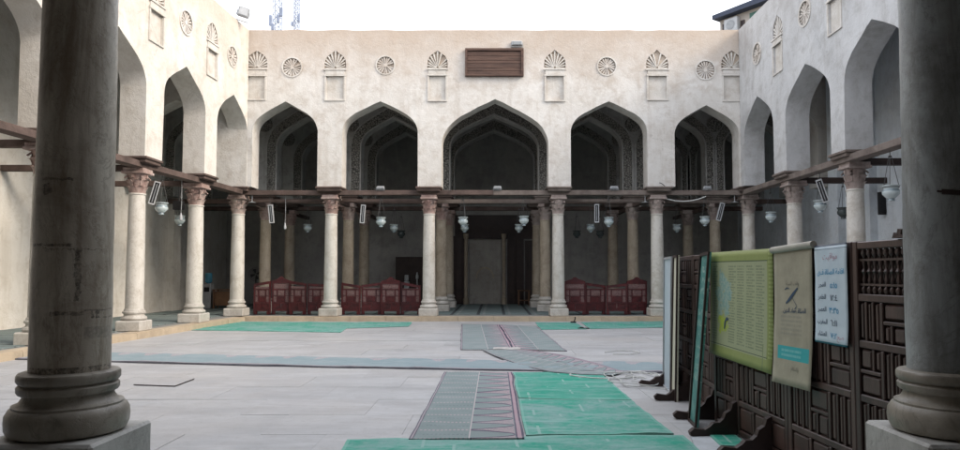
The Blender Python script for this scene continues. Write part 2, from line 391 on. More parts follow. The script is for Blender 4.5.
def arcade_wall(label, P0, U, N, u0, u1, zt, th, arches, mat, niches=(), roundels=(), bands=False, grilles=(), step=.33, uneven=.014, group=None, zb=ZB):
    """arches: (uc, hw, z_spring, z_apex). local frame: U along, N towards the court"""
    U, N = Vector(U).normalized(), Vector(N).normalized(); P0 = Vector(P0)
    def W(u, z, n): p = P0+U*u+N*n; return Vector((p.x, p.y, z))
    def dn(u, z): p = W(u, z, 0); return uneven*noise.noise(p*1.1)+uneven*.5*noise.noise(p*3.1)
    outer = [(u0, zb)]
    for (uc, hw, zs, za) in sorted(arches):
        a = arch_pts(uc, hw, zs, za)
        if step: a = [(u+.016*noise.noise(Vector((u*2.1, z*2.1, P0.x+P0.y))), z+.016*noise.noise(Vector((u*2.3, z*2.1, 40+P0.x)))) for u, z in a]
        outer += [(uc-hw, zb)]+a+[(uc+hw, zb)]
    outer += [(u1, zb), (u1, zt)]
    k = int((u1-u0)/.5)
    outer += [(u1-(u1-u0)*i/k, zt+.035*noise.noise(Vector((i*.7, u1, 3)))) for i in range(1, k)]
    outer += [(u0, zt)]
    hl = []; deep = []
    niches = [(uc+random.uniform(-.02, .02), w*random.uniform(.95, 1.05), zb_+random.uniform(-.04, .04), z1+random.uniform(-.015, .015), z2+random.uniform(-.015, .015), zt_+random.uniform(-.025, .03)) for (uc, w, zb_, z1, z2, zt_) in niches]
    roundels = [(uc, zc+random.uniform(-.02, .02), r*random.uniform(.95, 1.06)) for uc, zc, r in roundels]
    for (uc, w, zb_, z1, z2, zt_) in niches:
        hl.append([(uc-w*.40, zb_), (uc+w*.40, zb_), (uc+w*.40, z1), (uc-w*.40, z1)]); deep.append(.045)
        hl.append([(uc-w/2, z2), (uc+w/2, z2), (uc+w/2, z2+.16), (uc+w*.47, z2+.30), (uc+w*.36, z2+.43), (uc+w*.16, z2+.53), (uc, zt_-.03), (uc-w*.16, z2+.53), (uc-w*.36, z2+.43), (uc-w*.47, z2+.30), (uc-w/2, z2+.16)]); deep.append(.085)
    for (uc, zc, r) in roundels:
        hl.append([(uc+r*cos(2*pi*i/28), zc+r*sin(2*pi*i/28)) for i in range(28)]); deep.append(.07)
    e = empty('arcade_wall', (P0.x, P0.y, 0), label, 'wall', group)
    inv = Matrix.Translation(-Vector((P0.x, P0.y, 0)))
    mb = MB()
    vs, fs = fill(outer, hl, step)
    mb.add([inv @ W(v[0], v[1], dn(v[0], v[1])) for v in vs], fs, True)
    vs, fs = fill(outer, [], 0)
    mb.add([inv @ W(v[0], v[1], -th) for v in vs], [tuple(reversed(f)) for f in fs])
    n = len(outer)
    A = [inv @ W(u, z, dn(u, z)) for u, z in outer]; Bk = [inv @ W(u, z, -th) for u, z in outer]
    mb.add(A+Bk, [(i, i+n, (i+1) % n+n, (i+1) % n) for i in range(n)])
    for loop, d in zip(hl, deep):
        n = len(loop); A = [inv @ W(u, z, dn(u, z)) for u, z in loop]; Bk = [inv @ W(u, z, -d) for u, z in loop]
        mb.add(A+Bk, [(i, i+n, (i+1) % n+n, (i+1) % n) for i in range(n)])
    mb.build('wall_face', mat, e)
    fn = lambda a, b_, d: inv @ W(a, b_, d)
    for (uc, w, zb_, z1, z2, zt_) in niches:
        m2 = MB()                                # mouldings
        m2.prism([(uc-w*.5, z1+.0), (uc+w*.5, z1), (uc+w*.5, z1+.05), (uc-w*.5, z1+.05)], -.02, .045, fn)
        m2.prism([(uc-w*.44, z1+.06), (uc+w*.44, z1+.06), (uc+w*.44, z2-.06), (uc-w*.44, z2-.06)], -.02, .03, fn)
        m2.prism([(uc-w*.52, z2-.05), (uc+w*.52, z2-.05), (uc+w*.52, z2-.002), (uc-w*.52, z2-.002)], -.02, .05, fn)
        for s in (-1, 1):
            m2.prism([(uc+s*w*.41, zb_-.02), (uc+s*w*.485, zb_-.02), (uc+s*w*.485, z1-.001), (uc+s*w*.41, z1-.001)], -.02, .03, fn)
        m2.prism([(uc-w*.48, zb_-.06), (uc+w*.48, zb_-.06), (uc+w*.48, zb_-.021), (uc-w*.48, zb_-.021)], -.02, .035, fn)
        m2.prism([(uc-w*.43, zb_-.04), (uc+w*.43, zb_-.04), (uc+w*.43, z1+.04), (uc-w*.40, z1+.04)], -.07, -.044, fn)
        m2.build('niche_moulding', P_NICHE, e)
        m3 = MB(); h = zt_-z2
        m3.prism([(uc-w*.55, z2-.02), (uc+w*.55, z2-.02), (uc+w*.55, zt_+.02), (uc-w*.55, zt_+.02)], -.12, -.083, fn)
        m3.build('niche_back', P_DUST_SHADE, e)
        m4 = MB(); K = 13
        for i in range(K):
            t = pi*(i+.0)/(K-1); ux, uz = cos(t), sin(t)
            if random.random() < .06: continue
            ln = random.uniform(.86, .99)*min(w/2/max(abs(ux), .01), (h-.03)*(1-.28*abs(ux))/max(uz, .05), .74*h+.2*h*uz**8)
            for (s0, s1, wd, dd) in ((.10, 1., .5, -.02),):
                r0, r1 = s0*ln, ln; wa, wb = .008, .017+.01*uz
                m4.prism([(uc+ux*r0-uz*wa, z2+.03+uz*r0+ux*wa), (uc+ux*r0+uz*wa, z2+.03+uz*r0-ux*wa), (uc+ux*r1+uz*wb, z2+.03+uz*r1-ux*wb), (uc+ux*(r1+.015), z2+.03+uz*(r1+.015)), (uc+ux*r1-uz*wb, z2+.03+uz*r1+ux*wb)], -.0829, random.uniform(-.03, -.004), fn)
        m4.build('shell_flutes', P_NICHE, e)
    for (uc, zc, r) in roundels:
        m2 = MB(); m2.prism([(uc+r*1.05*cos(2*pi*i/28), zc+r*1.05*sin(2*pi*i/28)) for i in range(28)], -.10, -.066, fn); m2.build('roundel_back', P_DUST_SHADE, e)
        m3 = MB(); K = 18
        for i in range(K):
            if random.random() < .05: continue
            t = 2*pi*(i+random.uniform(-.12, .12))/K; ux, uz = cos(t), sin(t); r0, r1, wa, wb = r*.2, r*random.uniform(.85, .94), .008, random.uniform(.022, .032)
            m3.prism([(uc+ux*r0-uz*wa, zc+uz*r0+ux*wa), (uc+ux*r0+uz*wa, zc+uz*r0-ux*wa), (uc+ux*r1+uz*wb, zc+uz*r1-ux*wb), (uc+ux*r*1.0, zc+uz*r*1.0), (uc+ux*r1-uz*wb, zc+uz*r1+ux*wb)], -.066, random.uniform(-.02, .008), fn)
        m3.prism([(uc+r*.22*cos(2*pi*i/12), zc+r*.22*sin(2*pi*i/12)) for i in range(12)], -.066, .0, fn)
        m3.build('roundel_rosette', P_COURT, e)
        m4 = MB()
        for i in range(28):
            a, c = 2*pi*i/28, 2*pi*(i+1)/28
            m4.prism([(uc+r*1.0*cos(a), zc+r*1.0*sin(a)), (uc+r*1.16*cos(a), zc+r*1.16*sin(a)), (uc+r*1.16*cos(c), zc+r*1.16*sin(c)), (uc+r*cos(c), zc+r*sin(c))], -.02, .022, fn)
        m4.build('roundel_rim', P_NICHE, e)
    if bands:
        for (uc, hw, zs, za) in arches:
            i_ = [(uc-hw-.05, zb)]+arch_pts(uc, hw, zs, za, .05)+[(uc+hw+.05, zb)]
            o_ = [(uc-hw-.36, zb)]+arch_pts(uc, hw, zs, za, .36)+[(uc+hw+.36, zb)]
            m2 = MB()
            for i in range(len(i_)-1): m2.prism([i_[i], o_[i], o_[i+1], i_[i+1]], -.01, .03, fn)
            m2.build('carved_band', CARVED, e)
            m5 = MB()
            for o2, o3 in (((.0), (.05)), ((.36), (.42))):
                i_ = [(uc-hw-o2, zb)]+arch_pts(uc, hw, zs, za, o2)+[(uc+hw+o2, zb)]
                o_ = [(uc-hw-o3, zb)]+arch_pts(uc, hw, zs, za, o3)+[(uc+hw+o3, zb)]
                for i in range(len(i_)-1): m5.prism([i_[i], o_[i], o_[i+1], i_[i+1]], -.01, .045, fn)
            m5.build('band_border', P_IN, e)
    for (uc, zc, r) in grilles:
        m2 = MB(); m2.prism([(uc+r*cos(2*pi*i/24), zc+r*sin(2*pi*i/24)) for i in range(24)], -.01, .055, fn); m2.build('stucco_grille', CARVED, e)
    return e
# far arcade wall
ZS, ZA = 6.18, 7.22
NB, N1, N2, NT = 7.26, 8.02, 8.26, 8.90
far_arches = [(-6.87, 1.07, ZS, ZA-.05), (-3.76, 1.24, ZS, ZA-.04), (0, 1.74, 5.78, 7.25), (3.73, 1.25, ZS, ZA-.04), (6.93, 1.05, ZS-.1, ZA-.17), (-10.45, 1.2, ZS, ZA), (9.45, 1.1, ZS, ZA)]
far = arcade_wall('tall pale plastered wall of the far arcade with five pointed arches, shell niches and rosettes', (0, 22.05, 0), (1, 0, 0), (0, -1, 0), WL, WR, ZT, .65, far_arches, P_COURT,
    niches=[(x, .70, NB, N1, N2, NT) for x in (-7.85, -5.27, -1.9, 1.98, 5.33, 7.78)], roundels=[(-6.67, 8.32, .29), (-3.6, 8.36, .29), (3.68, 8.36, .29), (6.92, 8.22, .29)], group='plastered walls round the court')
# left
UL = Vector((.059, 1, 0)).normalized(); NL = Vector((1, -.059, 0)).normalized()
def lu(y): return (y-3.0)/UL.y
left_ar = [(21.0, 1.06), (18.13, 1.1), (15.12, 1.14), (11.8, 1.25), (8.4, 1.25), (5.3, 1.1)]
left = arcade_wall('sun-tinted cream plastered arcade wall on the left side of the court', (XL(3.0), 3.0, 0), UL, NL, 0, lu(22.03), ZT, .65,
    [(lu(y), hw, 6.05, 7.12) for y, hw in left_ar], P_LEFT, niches=[(lu(y), .70, NB, N1, N2, NT) for y in (19.55, 16.6, 13.45, 10.1, 6.8)],
    roundels=[(lu(y), 8.3, .29) for y in (20.85, 18.05, 15.0, 11.8, 8.4, 5.4)], group='plastered walls round the court')
right_ar = [(20.56, 1.15), (17.33, 1.24), (14.22, 1.23), (10.95, 1.2), (7.85, 1.2), (5.0, .98)]
right = arcade_wall('shade-toned grey plastered arcade wall on the right side of the court', (XR, 22.03, 0), (0, -1, 0), (-1, 0, 0), 0, 19.03, ZT, .65,
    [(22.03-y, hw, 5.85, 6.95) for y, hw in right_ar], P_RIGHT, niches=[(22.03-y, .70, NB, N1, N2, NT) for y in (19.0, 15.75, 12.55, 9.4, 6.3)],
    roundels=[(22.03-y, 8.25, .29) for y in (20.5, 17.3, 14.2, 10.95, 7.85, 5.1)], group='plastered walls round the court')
front = arcade_wall('plastered arcade wall over the two near grey columns, facing the court', (0, 3.66, 0), (-1, 0, 0), (0, 1, 0), -XR+.003, 8.9, ZT, .66,
    [(-.06, 1.7, 5.8, 7.3), (-3.75, 1.15, 6.1, 7.2), (3.65, 1.15, 6.1, 7.2), (6.9, 1.1, 6.1, 7.2), (-6.5, .95, 6.1, 7.2)], P_COURT, group='plastered walls round the court', step=.6)
ROW2 = [(-10.5, 1.2), (-6.9, 1.08), (-3.72, 1.18), (-.03, 1.60), (3.5, 1.15), (6.62, 1.08), (9.5, 1.1)]
for k, (yy, lab) in enumerate(((24.75, 'grey inner arcade wall with carved bands, directly behind the far arcade'), (27.55, 'dark innermost arcade wall with carved bands, nearest the far wall'))):
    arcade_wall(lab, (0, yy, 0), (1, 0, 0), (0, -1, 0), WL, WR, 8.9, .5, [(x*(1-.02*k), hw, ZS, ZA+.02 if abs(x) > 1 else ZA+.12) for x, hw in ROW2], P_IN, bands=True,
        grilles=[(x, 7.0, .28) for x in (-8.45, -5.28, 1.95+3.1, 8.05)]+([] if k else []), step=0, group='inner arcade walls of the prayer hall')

# outer walls, ceilings
def outer_wall(label, pts, mat, z1=9.3):
    b = MB(); (x0, x1, y0, y1) = pts; b.box(x0, x1, y0, y1, -.06, z1)
    return tag(b.build('outer_wall', mat), label, 'wall', 'outer walls of the building')
outer_wall('plain cream wall closing the left aisle', (WL-.5, WL, YF-.5, YB+.5), P_AISLE_L)
outer_wall('plain pale blue grey wall closing the right aisle', (WR, WR+.5, YF-.5, YB+.5), P_AISLE_R)
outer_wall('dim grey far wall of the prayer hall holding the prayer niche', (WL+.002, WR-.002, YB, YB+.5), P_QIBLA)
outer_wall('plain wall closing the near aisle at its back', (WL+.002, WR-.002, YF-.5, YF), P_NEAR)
for x, y, s, lab in ((WL, 13.4, 1, 'third'), (WL, 19.9, 1, 'second'), (WL, 25.4, 1, 'first'), (WR, 21.5, -1, 'first'), (WR, 19.7, -1, 'second'), (WR, 13.2, -1, 'third')):
    b = MB(); b.box(min(x, x+s*.22), max(x, x+s*.22), y-.3, y+.3, FZ-.01, 8.8); b.box(min(x, x+s*.26), max(x, x+s*.26), y-.36, y+.36, FZ-.008, .55)
    tag(b.build('pilaster', P_AISLE_L if s > 0 else P_AISLE_R), f'shallow plaster pilaster on the {"left" if s > 0 else "right"} aisle wall, {lab} from the far end', 'pilaster', 'pilasters on the aisle walls')
def ceiling(name, x0, x1, y0, y1, along):
    b = MB(); b.box(x0, x1, y0, y1, 8.9, 9.1); c = tag(b.build(name, W_DARK), kind='structure')
    n = int(((y1-y0) if along == 'x' else (x1-x0))/.8)
    me = MB(); 
    if along == 'x': me.box(x0+.01, x1-.01, -.07, .07, 8.72, 8.9)
    else: me.box(-.07, .07, y0+.01, y1-.01, 8.72, 8.9)
    me = me.mesh('ceiling_beam', W_BEAMR)
    for i in range(n):
        t = (i+.5)/n; inst('ceiling_beam', me, c, (0, y0+(y1-y0)*t, 0) if along == 'x' else (x0+(x1-x0)*t, 0, 0))
ceiling('prayer_hall_ceiling', WL, WR, 22.70, YB, 'y'); ceiling('left_aisle_ceiling', WL, XL(3)-.67, 3.0, 22.69, 'x')
b = MB(); b.add([(XL(3)-.67, 3, 8.9), (XL(3)-.66, 3, 8.9), (-8.75, 22.69, 8.9), (XL(3)-.67, 22.69, 8.9), (XL(3)-.67, 3, 9.1), (XL(3)-.66, 3, 9.1), (-8.75, 22.69, 9.1), (XL(3)-.67, 22.69, 9.1)],
                [(0, 3, 2, 1), (4, 5, 6, 7), (0, 1, 5, 4), (1, 2, 6, 5), (2, 3, 7, 6), (3, 0, 4, 7)])
tag(b.build('aisle_ceiling_strip', W_DARK), kind='structure')
ceiling('right_aisle_ceiling', XR+.65, WR, 3.0, 22.69, 'x'); ceiling('front_aisle_ceiling', WL, WR, YF, 2.99, 'y')

# ------------------------------------------------------------------ columns
def leaf(mb, a, r, z, h, w, curl):
    c, s = cos(a), sin(a); vs = []; N = 5
    for i in range(N+1):
        t = i/N; rr = r+curl*t**2.2; zz = z+h*(t-.22*max(0, t-.75)*4*t); ww = w*(.75+.5*t if t < .6 else (1.05)*(1-((t-.6)/.4)**2*.75))
        for q, dr in ((-1, -.008), (0, .012), (1, -.008)):
            vs.append((c*(rr+dr)-s*ww*q/2, s*(rr+dr)+c*ww*q/2, zz))
    n = len(vs); vs += [(x-c*.018, y-s*.018, z_) for x, y, z_ in vs]; fs = []
    for i in range(N):
        for k in range(2):
            p = i*3+k; fs += [(p, p+1, p+4, p+3), (n+p, n+p+3, n+p+4, n+p+1)]
    rim = [i*3 for i in range(N+1)]+[N*3+1, N*3+2]+[i*3+2 for i in range(N-1, -1, -1)]+[1]
    for i in range(len(rim)): p, q = rim[i], rim[(i+1) % len(rim)]; fs.append((p, q, q+n, p+n))
    mb.add(vs, fs, True)
def column_proto(kind):
    """court column 4.1 m up to the tie beam, origin on the floor"""
    e = empty('stone_column', (0, -60, 0), 'x', 'column', 'columns round the court')
    b = MB(); b.box(-.31, .31, -.31, .31, 0, .27, bev=.025); b.build('plinth', S_BASE, e)
    b = MB(); b.lathe([(.26, .27), (.285, .285), (.30, .32), (.285, .36), (.25, .375), (.235, .40), (.235, .43), (.262, .445), (.27, .47), (.262, .495), (.235, .505), (.235, .535), (.22, .56)], 28)
    b.build('base', S_BASE, e)
    b = MB(); b.lathe([(.212, .56), (.212, .8), (.209, 1.5), (.203, 2.3), (.196, 3.0), (.188, 3.38), (.188, 3.42), (.205, 3.435), (.205, 3.46), (.19, 3.47)], 28)
    b.build('shaft', S_WHITE, e)
    b = MB(); b.lathe([(.185, 3.47), (.19, 3.6), (.20, 3.78), (.235, 3.93), (.24, 3.95)], 20)
    for i in range(8): leaf(b, 2*pi*i/8, .185, 3.47, .22, .15, .085)
    for i in range(8): leaf(b, 2*pi*(i+.5)/8, .19, 3.58, .28, .13, .115)
    for i in range(4):
        a = pi/4+i*pi/2; c = Vector((cos(a), sin(a), 0)); t = Vector((-sin(a), cos(a), 0))
        pts = []
        for k in range(9):
            th = k*.75; rr = .055*(1-k*.09); pts.append(c*(.27+rr*cos(th+pi))+Vector((0, 0, 3.87+rr*sin(th+pi*.5))))
        b.tube([c*.2+Vector((0, 0, 3.66)), c*.235+Vector((0, 0, 3.78))]+pts, .022, 6)
        b.box(-.028, .028, -.03, .03, 3.85, 3.93, Matrix.Translation((cos(a-pi/4)*.22, sin(a-pi/4)*.22, 0)))
    b.build('capital', C_RED, e)
    b = MB(); b.box(-.28, .28, -.28, .28, 3.955, 4.02, bev=.012); b.box(-.25, .25, -.25, .25, 4.02, 4.10); b.build('abacus', C_RED, e)
    b = MB(); b.box(-.39, .39, -.39, .39, 4.215, 4.30, bev=.012); b.box(-.43, .43, -.43, .43, 4.30, 4.363, bev=.01)
    b.build('wooden_pad', W_BEAMR, e)
    return e
protoC = column_proto(0)
def setmat(o, names, mat):
    for ch in o.children:
        if ch.name.split('.')[0] in names:
            ch.data = ch.data.copy(); ch.data.materials[0] = mat
def variant(src, shaft=None, cap=None, pad=None):
    c = copy_tree(src)
    for nm, mt in ((('shaft',), shaft), (('capital', 'abacus'), cap), (('wooden_pad',), pad)):
        if mt: setmat(c, nm, mt)
    return c
protoR = variant(protoC, None, C_GREY, W_BEAM); protoI = variant(protoC, S_TAN, C_RED, W_BEAMR); protoI2 = variant(protoC, S_TAN, C_GREY, W_BEAM)
def put(src, x, y, label, z=FZ-.005, tilt=0, group='columns round the court'):
    c = copy_thing(src, (x, y, z), label, random.choice((0, pi/2, pi, -pi/2))+random.uniform(-.03, .03), group)
    k = random.uniform(.96, 1.05); c.scale = (k, k, (4.105-.145)/4.10)
    return c
for ch in (protoC, protoR, protoI, protoI2): pass
CZ = 1.0
F = 'pale marble column of the far arcade '
put(protoC, -8.47, 22.38, F+'in its left corner, with a reddish capital'); put(protoC, -5.40, 22.38, F+'between the two red screens on the left')
put(protoC, -2.17, 22.38, F+'at the left side of the wide middle arch'); put(protoR, 2.08, 22.38, F+'at the right side of the wide middle arch')
put(protoR, 5.34, 22.38, F+'right of the right-hand red screen'); put(protoR, 8.36, 22.38, F+'in its right corner')
ORD = ['first', 'second', 'third', 'fourth', 'fifth']
for i, y in enumerate((19.5, 16.6, 13.45, 10.1, 6.8)): put(protoC, XL(y)-.35, y, f'pale column of the left arcade, {ORD[i]} from the far corner')
for i, y in enumerate((18.97, 15.75, 12.55, 9.4, 6.3)): put(protoR, 8.38, y, f'grey column of the right arcade, {ORD[i]} from the far corner')
put(protoI, XL(3.3)-.33, 3.33, 'column at the near left corner of the court'); put(protoI, 8.38, 3.33, 'column at the near right corner of the court')
put(protoI, -5.35, 3.33, 'column of the near arcade, left of the big near left column'); put(protoI, 5.35, 3.33, 'column of the near arcade, right of the big near right column')
names = ['leftmost', 'second from the left', 'third from the left', 'third from the right', 'second from the right', 'rightmost']
for k, (yy, xs) in enumerate(((25.0, (-8.45, -5.4, -1.98, 1.84, 5.07, 8.1)), (27.8, (-8.4, -5.35, -1.90, 1.72, 4.82, 7.9)))):
    for n_, x in zip(names, xs):
        put(protoI if x < 0 else protoI2, x, yy, f'tan stone column, {n_} in the {"middle" if k == 0 else "innermost"} row of the prayer hall', group='tan columns inside the prayer hall')
def kill(o):
    for ch in list(o.children): kill(ch)
    bpy.data.objects.remove(o)
for p in (protoC, protoR, protoI, protoI2): kill(p)
# the two near columns on tall plinths
def near_column(x, y, label, ms, broken):
    e = empty('near_column', (x, y, 0), label, 'column', 'two big near columns')
    zt = .785
    b = MB(); b.box(-.27, .27, -.27, .27, FZ-.01, zt, bev=.014); b.build('plinth', FG_BLOCK, e)
    b = MB()
    b.lathe([(.262, 0), (.290, .010), (.304, .035), (.308, .068), (.303, .10), (.288, .124), (.274, .132), (.274, .142), (.256, .146), (.240, .158), (.229, .174), (.224, .19), (.224, .196), (.246, .197), (.253, .206), (.254, .228), (.246, .236), (.236, .238), (.236, .246), (.250, .247), (.257, .256), (.257, .280), (.250, .290), (.236, .294), (.212, .298)], 72)
    b.v = [tuple(Vector((p[0]*.855, p[1]*.855, p[2]))+Vector((p[0], p[1], .3*p[0])).normalized()*(.005*noise.noise(Vector(p)*6+Vector((x, 0, 0)))+.003*noise.noise(Vector(p)*19))) for p in b.v]
    o = b.build('base', FG_BASE, e, (0, 0, zt))
    b = MB(); prof = []; top = 3.42-zt; steps = 46
    for i in range(steps+1):
        z = .297+(top-.297)*i/steps; prof.append((.174-.016*max(0,(z-.3)/(top-.3))**1.25, z))
    b.lathe(prof, 72)
    b.v = [tuple(Vector(p)*1.0+Vector((p[0], p[1], 0)).normalized()*(.0035*noise.noise(Vector(p)*4+Vector((x, 0, 0)))+.0018*noise.noise(Vector(p)*14))) for p in b.v]
    b.build('shaft', ms, e, (0, 0, zt))
    if broken:      # open joint between two drums with a rusty strap
        b = MB(); R = .1795
        pts = [(R*cos(t), R*sin(t), 1.935-zt+.016*sin(t*1.5+.2)+.0) for t in [radians(-130+i*6) for i in range(36)]]
        for i in range(len(pts)-1):
            p, q = Vector(pts[i]), Vector(pts[i+1]); k = .92; dz = Vector((0, 0, .011 if i else .004))
            b.add([p-dz, q-dz, q+dz, p+dz, p*k-dz*1.2+Vector((0, 0, p.z*(1-k))), q*k-dz*1.2+Vector((0, 0, q.z*(1-k))), q*k+dz*1.2+Vector((0, 0, q.z*(1-k))), p*k+dz*1.2+Vector((0, 0, p.z*(1-k)))],
                  [(0, 1, 2, 3), (4, 7, 6, 5), (0, 4, 5, 1), (3, 2, 6, 7), (0, 3, 7, 4), (1, 5, 6, 2)])
        b.build('iron_strap', W_DARK, e, (0, 0, zt))
    b = MB(); b.lathe([(.186, 3.42), (.2, 3.435), (.2, 3.46), (.185, 3.47), (.19, 3.6), (.20, 3.78), (.235, 3.93)], 28)
    for i in range(8): leaf(b, 2*pi*i/8, .185, 3.47, .22, .15, .085); leaf(b, 2*pi*(i+.5)/8, .19, 3.58, .28, .13, .115)
    b.build('capital', C_RED, e)
    b = MB(); b.box(-.28, .28, -.28, .28, 3.93, 4.1, bev=.012); b.build('abacus', C_RED, e)
    b = MB(); b.box(-.36, .36, -.36, .36, 4.26, 4.358, bev=.012); b.build('wooden_pad', W_BEAMR, e)
near_column(-2.063, 3.33, 'big weathered grey marble column close by on the left, with dark marks and a grey patch', FG_SHAFT, False)
near_column(2.20, 3.33, 'big dark grey marble column close by on the right with an iron strap', FG_SHAFT2, True)

# ------------------------------------------------------------------ tie beams
def beam(label, p, q, w=.2, h=.16, mat=W_BEAM, name='tie_beam', sag=.0):
    p, q = Vector(p), Vector(q); L = (q-p).length; U = (q-p)/L; N = Vector((-U.y, U.x, 0)); b = MB(); n = max(2, int(L/.7)); rings = []
    for i in range(n+1):
        t = i/n; c = U*(L*t)+Vector((0, 0, -sag*4*t*(1-t)+.008*noise.noise(Vector((i*.9, p.x+p.y, 1)))))+N*(.012*noise.noise(Vector((i*.8, p.x-p.y, 7))))
        rings.append([c+N*(a*w/2)+Vector((0, 0, b_*h)) for a, b_ in ((-1, .06), (-.9, 0), (.9, 0), (1, .06), (1, .94), (.9, 1), (-.9, 1), (-1, .94))])
    vs = [v for r in rings for v in r]; fs = [(i*8+k, i*8+(k+1) % 8, (i+1)*8+(k+1) % 8, (i+1)*8+k) for i in range(n) for k in range(8)]
    fs += [tuple(range(8)), tuple(n*8+k for k in range(7, -1, -1))]; b.add(vs, fs)
    return tag(b.build(name, mat, None, p), label, 'beam', 'wooden tie beams')
TB = 4.105
beam('long reddish brown tie beam under the left half of the far arcade', (-8.7, 22.30, TB), (-.05, 22.30, TB), .26, .155, W_BEAMR)
beam('long grey tie beam under the right half of the far arcade', (-.04, 22.30, TB), (8.6, 22.30, TB), .26, .155, W_BEAM)
beam('long brown tie beam running along the left arcade', (XL(3.7)-.24, 3.7, TB), (XL(22.0)-.24, 22.0, TB), .30, .155, W_BEAMR)
beam('long grey tie beam running along the right arcade', (8.22, 3.7, TB), (8.22, 22.1, TB), .30, .155, W_BEAM)
beam('tie beam over the two near columns', (-8.9, 3.33, TB), (8.6, 3.33, TB), .3, .15, W_BEAMR)
for yy, t in ((25.0, 'middle'), (27.8, 'innermost')): beam(f'dark tie beam along the {t} row of the prayer hall', (WL, yy, TB), (WR, yy, TB), .22, .16, W_BEAMR)
for i, y in enumerate((19.5, 16.6, 13.45, 10.1, 6.8)): beam(f'brown cross beam from the {ORD[i]} column of the left arcade to the aisle wall', (WL, y, TB-.06), (XL(y)-.52, y, TB-.06), .17, .15, W_BEAMR)
for i, y in enumerate((18.97, 15.75, 12.55, 9.4, 6.3)): beam(f'dark cross beam from the {ORD[i]} column of the right arcade to the aisle wall', (8.5, y, TB-.05), (WR, y, TB-.05), .17, .16, W_DARK)
for n_, x in zip(names, (-8.45, -5.38, -2.02, 1.88, 5.1, 8.1)): beam(f'dark cross beam between the column rows of the prayer hall, {n_} of six', (x, 22.62, TB-.15), (x, YB, TB-.15), .16, .13, W_BEAMR)
beam('thin lower bar across the far arcade behind the left tie beam', (-8.4, 22.9, 3.93), (-2.2, 22.9, 3.95), .09, .1, W_BEAMR)
beam('thin lower bar across the far arcade behind the right tie beam', (2.1, 22.9, 3.95), (8.3, 22.9, 3.9), .09, .1, W_BEAM)
beam('thin lower bar under the wide middle arch', (-2.1, 22.9, 3.90), (2.0, 22.9, 3.90), .12, .13, W_BEAM)

# ------------------------------------------------------------------ hanging lamps
def lamp_proto(glass):
    e = empty('hanging_lamp', (0, -60, 0), 'x', 'lamp', 'hanging glass mosque lamps')
    b = MB(); b.lathe([(.045, -.17), (.07, -.165), (.062, -.12), (.10, -.09), (.155, -.03), (.16, .03), (.135, .07), (.14, .10), (.17, .14), (.165, .145), (.13, .11), (.125, .07)], 20); b.build('glass_bowl', glass, e)
    b = MB(); b.lathe([(.145, .10), (.152, .105), (.152, .115), (.145, .12)], 20); b.build('rim_ring', CHAIN, e)
    for i in range(3):
        a = i*2*pi/3+.4; b = MB(); b.tube([(.16*cos(a), .16*sin(a), .10), (.03*cos(a), .03*sin(a), .72)], .006, 5); b.build('chain', CHAIN, e)
    b = MB(); b.lathe([(.01, .70), (.035, .715), (.035, .73), (.008, .75), (.008, .86)], 10); b.build('hook', CHAIN, e)
    return e
pl = lamp_proto(LAMP); pd = lamp_proto(LAMPD)
def lampput(src, x, y, label, z=3.23, s=1.): c = copy_thing(src, (x, y, z), label, random.uniform(0, 6)); c.scale = (s, s, s)
L = 'celadon glass lamp hanging '
lampput(pl, -3.75, 22.3, L+'in the second bay from the left of the far arcade'); lampput(pl, -1.05, 22.3, L+'at the left under the wide middle arch', 3.24); lampput(pl, .95, 22.3, L+'at the right under the wide middle arch', 3.27)
lampput(pl, 3.74, 22.3, L+'in the bay right of the wide middle arch'); lampput(pl, 6.9, 22.3, L+'in the rightmost bay of the far arcade', 3.26)
for x, t in ((-6.9, 'leftmost'), (-3.72, 'second'), (-1.12, 'third'), (.88, 'fourth'), (3.53, 'fifth'), (6.7, 'rightmost')): lampput(pl, x, 25.0, f'dim glass lamp in the middle row of the prayer hall, {t} of six', 3.2, .95)
for x, t in ((-3.84, 'second bay from the left'), (3.35, 'left one of the pair beyond the middle arch'), (4.3, 'right one of the pair beyond the middle arch')): lampput(pd, x, 27.8, f'dark lamp deep in the prayer hall, {t}', 3.14)
lampput(pl, XL(17.6)-.3, 17.6, L+'between the first and second columns of the left arcade'); lampput(pl, -9.9, 21.3, L+'deep in the left aisle, beyond the arcade', 3.2)
lampput(pl, XL(11.8)-.3, 11.8, L+'behind the big near left column'); lampput(pl, 8.28, 20.35, L+'beside the far right corner column'); lampput(pl, 8.28, 17.25, L+'between the first and second columns of the right arcade', 3.25)
lampput(pd, 9.56, 18.6, 'darker glass lamp hanging in the right aisle', 3.2); lampput(pl, 8.25, 14.1, L+'close to the big near right column', 3.22, 1.05); lampput(pl, 8.25, 10.9, L+'hidden behind the big near right column')
kill(pl); kill(pd)
def tube_fixture(x, y, z, label, tilt, rz=0):
    e = empty('lantern', (x, y, z), label, 'lantern', 'long white framed hanging lanterns', rz); e.rotation_euler[1] = tilt; e.scale = (.82, .82, .9)
    b = MB()
    for s in (-1, 1): b.box(s*.075-.014, s*.075+.014, -.05, .05, -.3, .3)
    b.box(-.09, .09, -.052, .052, .3, .335); b.box(-.09, .09, -.052, .052, -.335, -.3); b.build('frame', WHITE, e)
    b = MB(); b.box(-.06, .06, .0, .03, -.3, .3); b.build('reflector', BLACK, e)
    b = MB(); b.tube([(0, -.02, -.27), (0, -.02, .27)], .014, 8); b.build('tube', GREYM, e)
    b = MB(); b.tube([(0, 0, .33), (0, 0, .62)], .005, 5); b.build('cord', CHAIN, e)
tube_fixture(-7.33, 22.2, 3.48, 'white framed lantern hanging near the far left corner column', radians(-6))
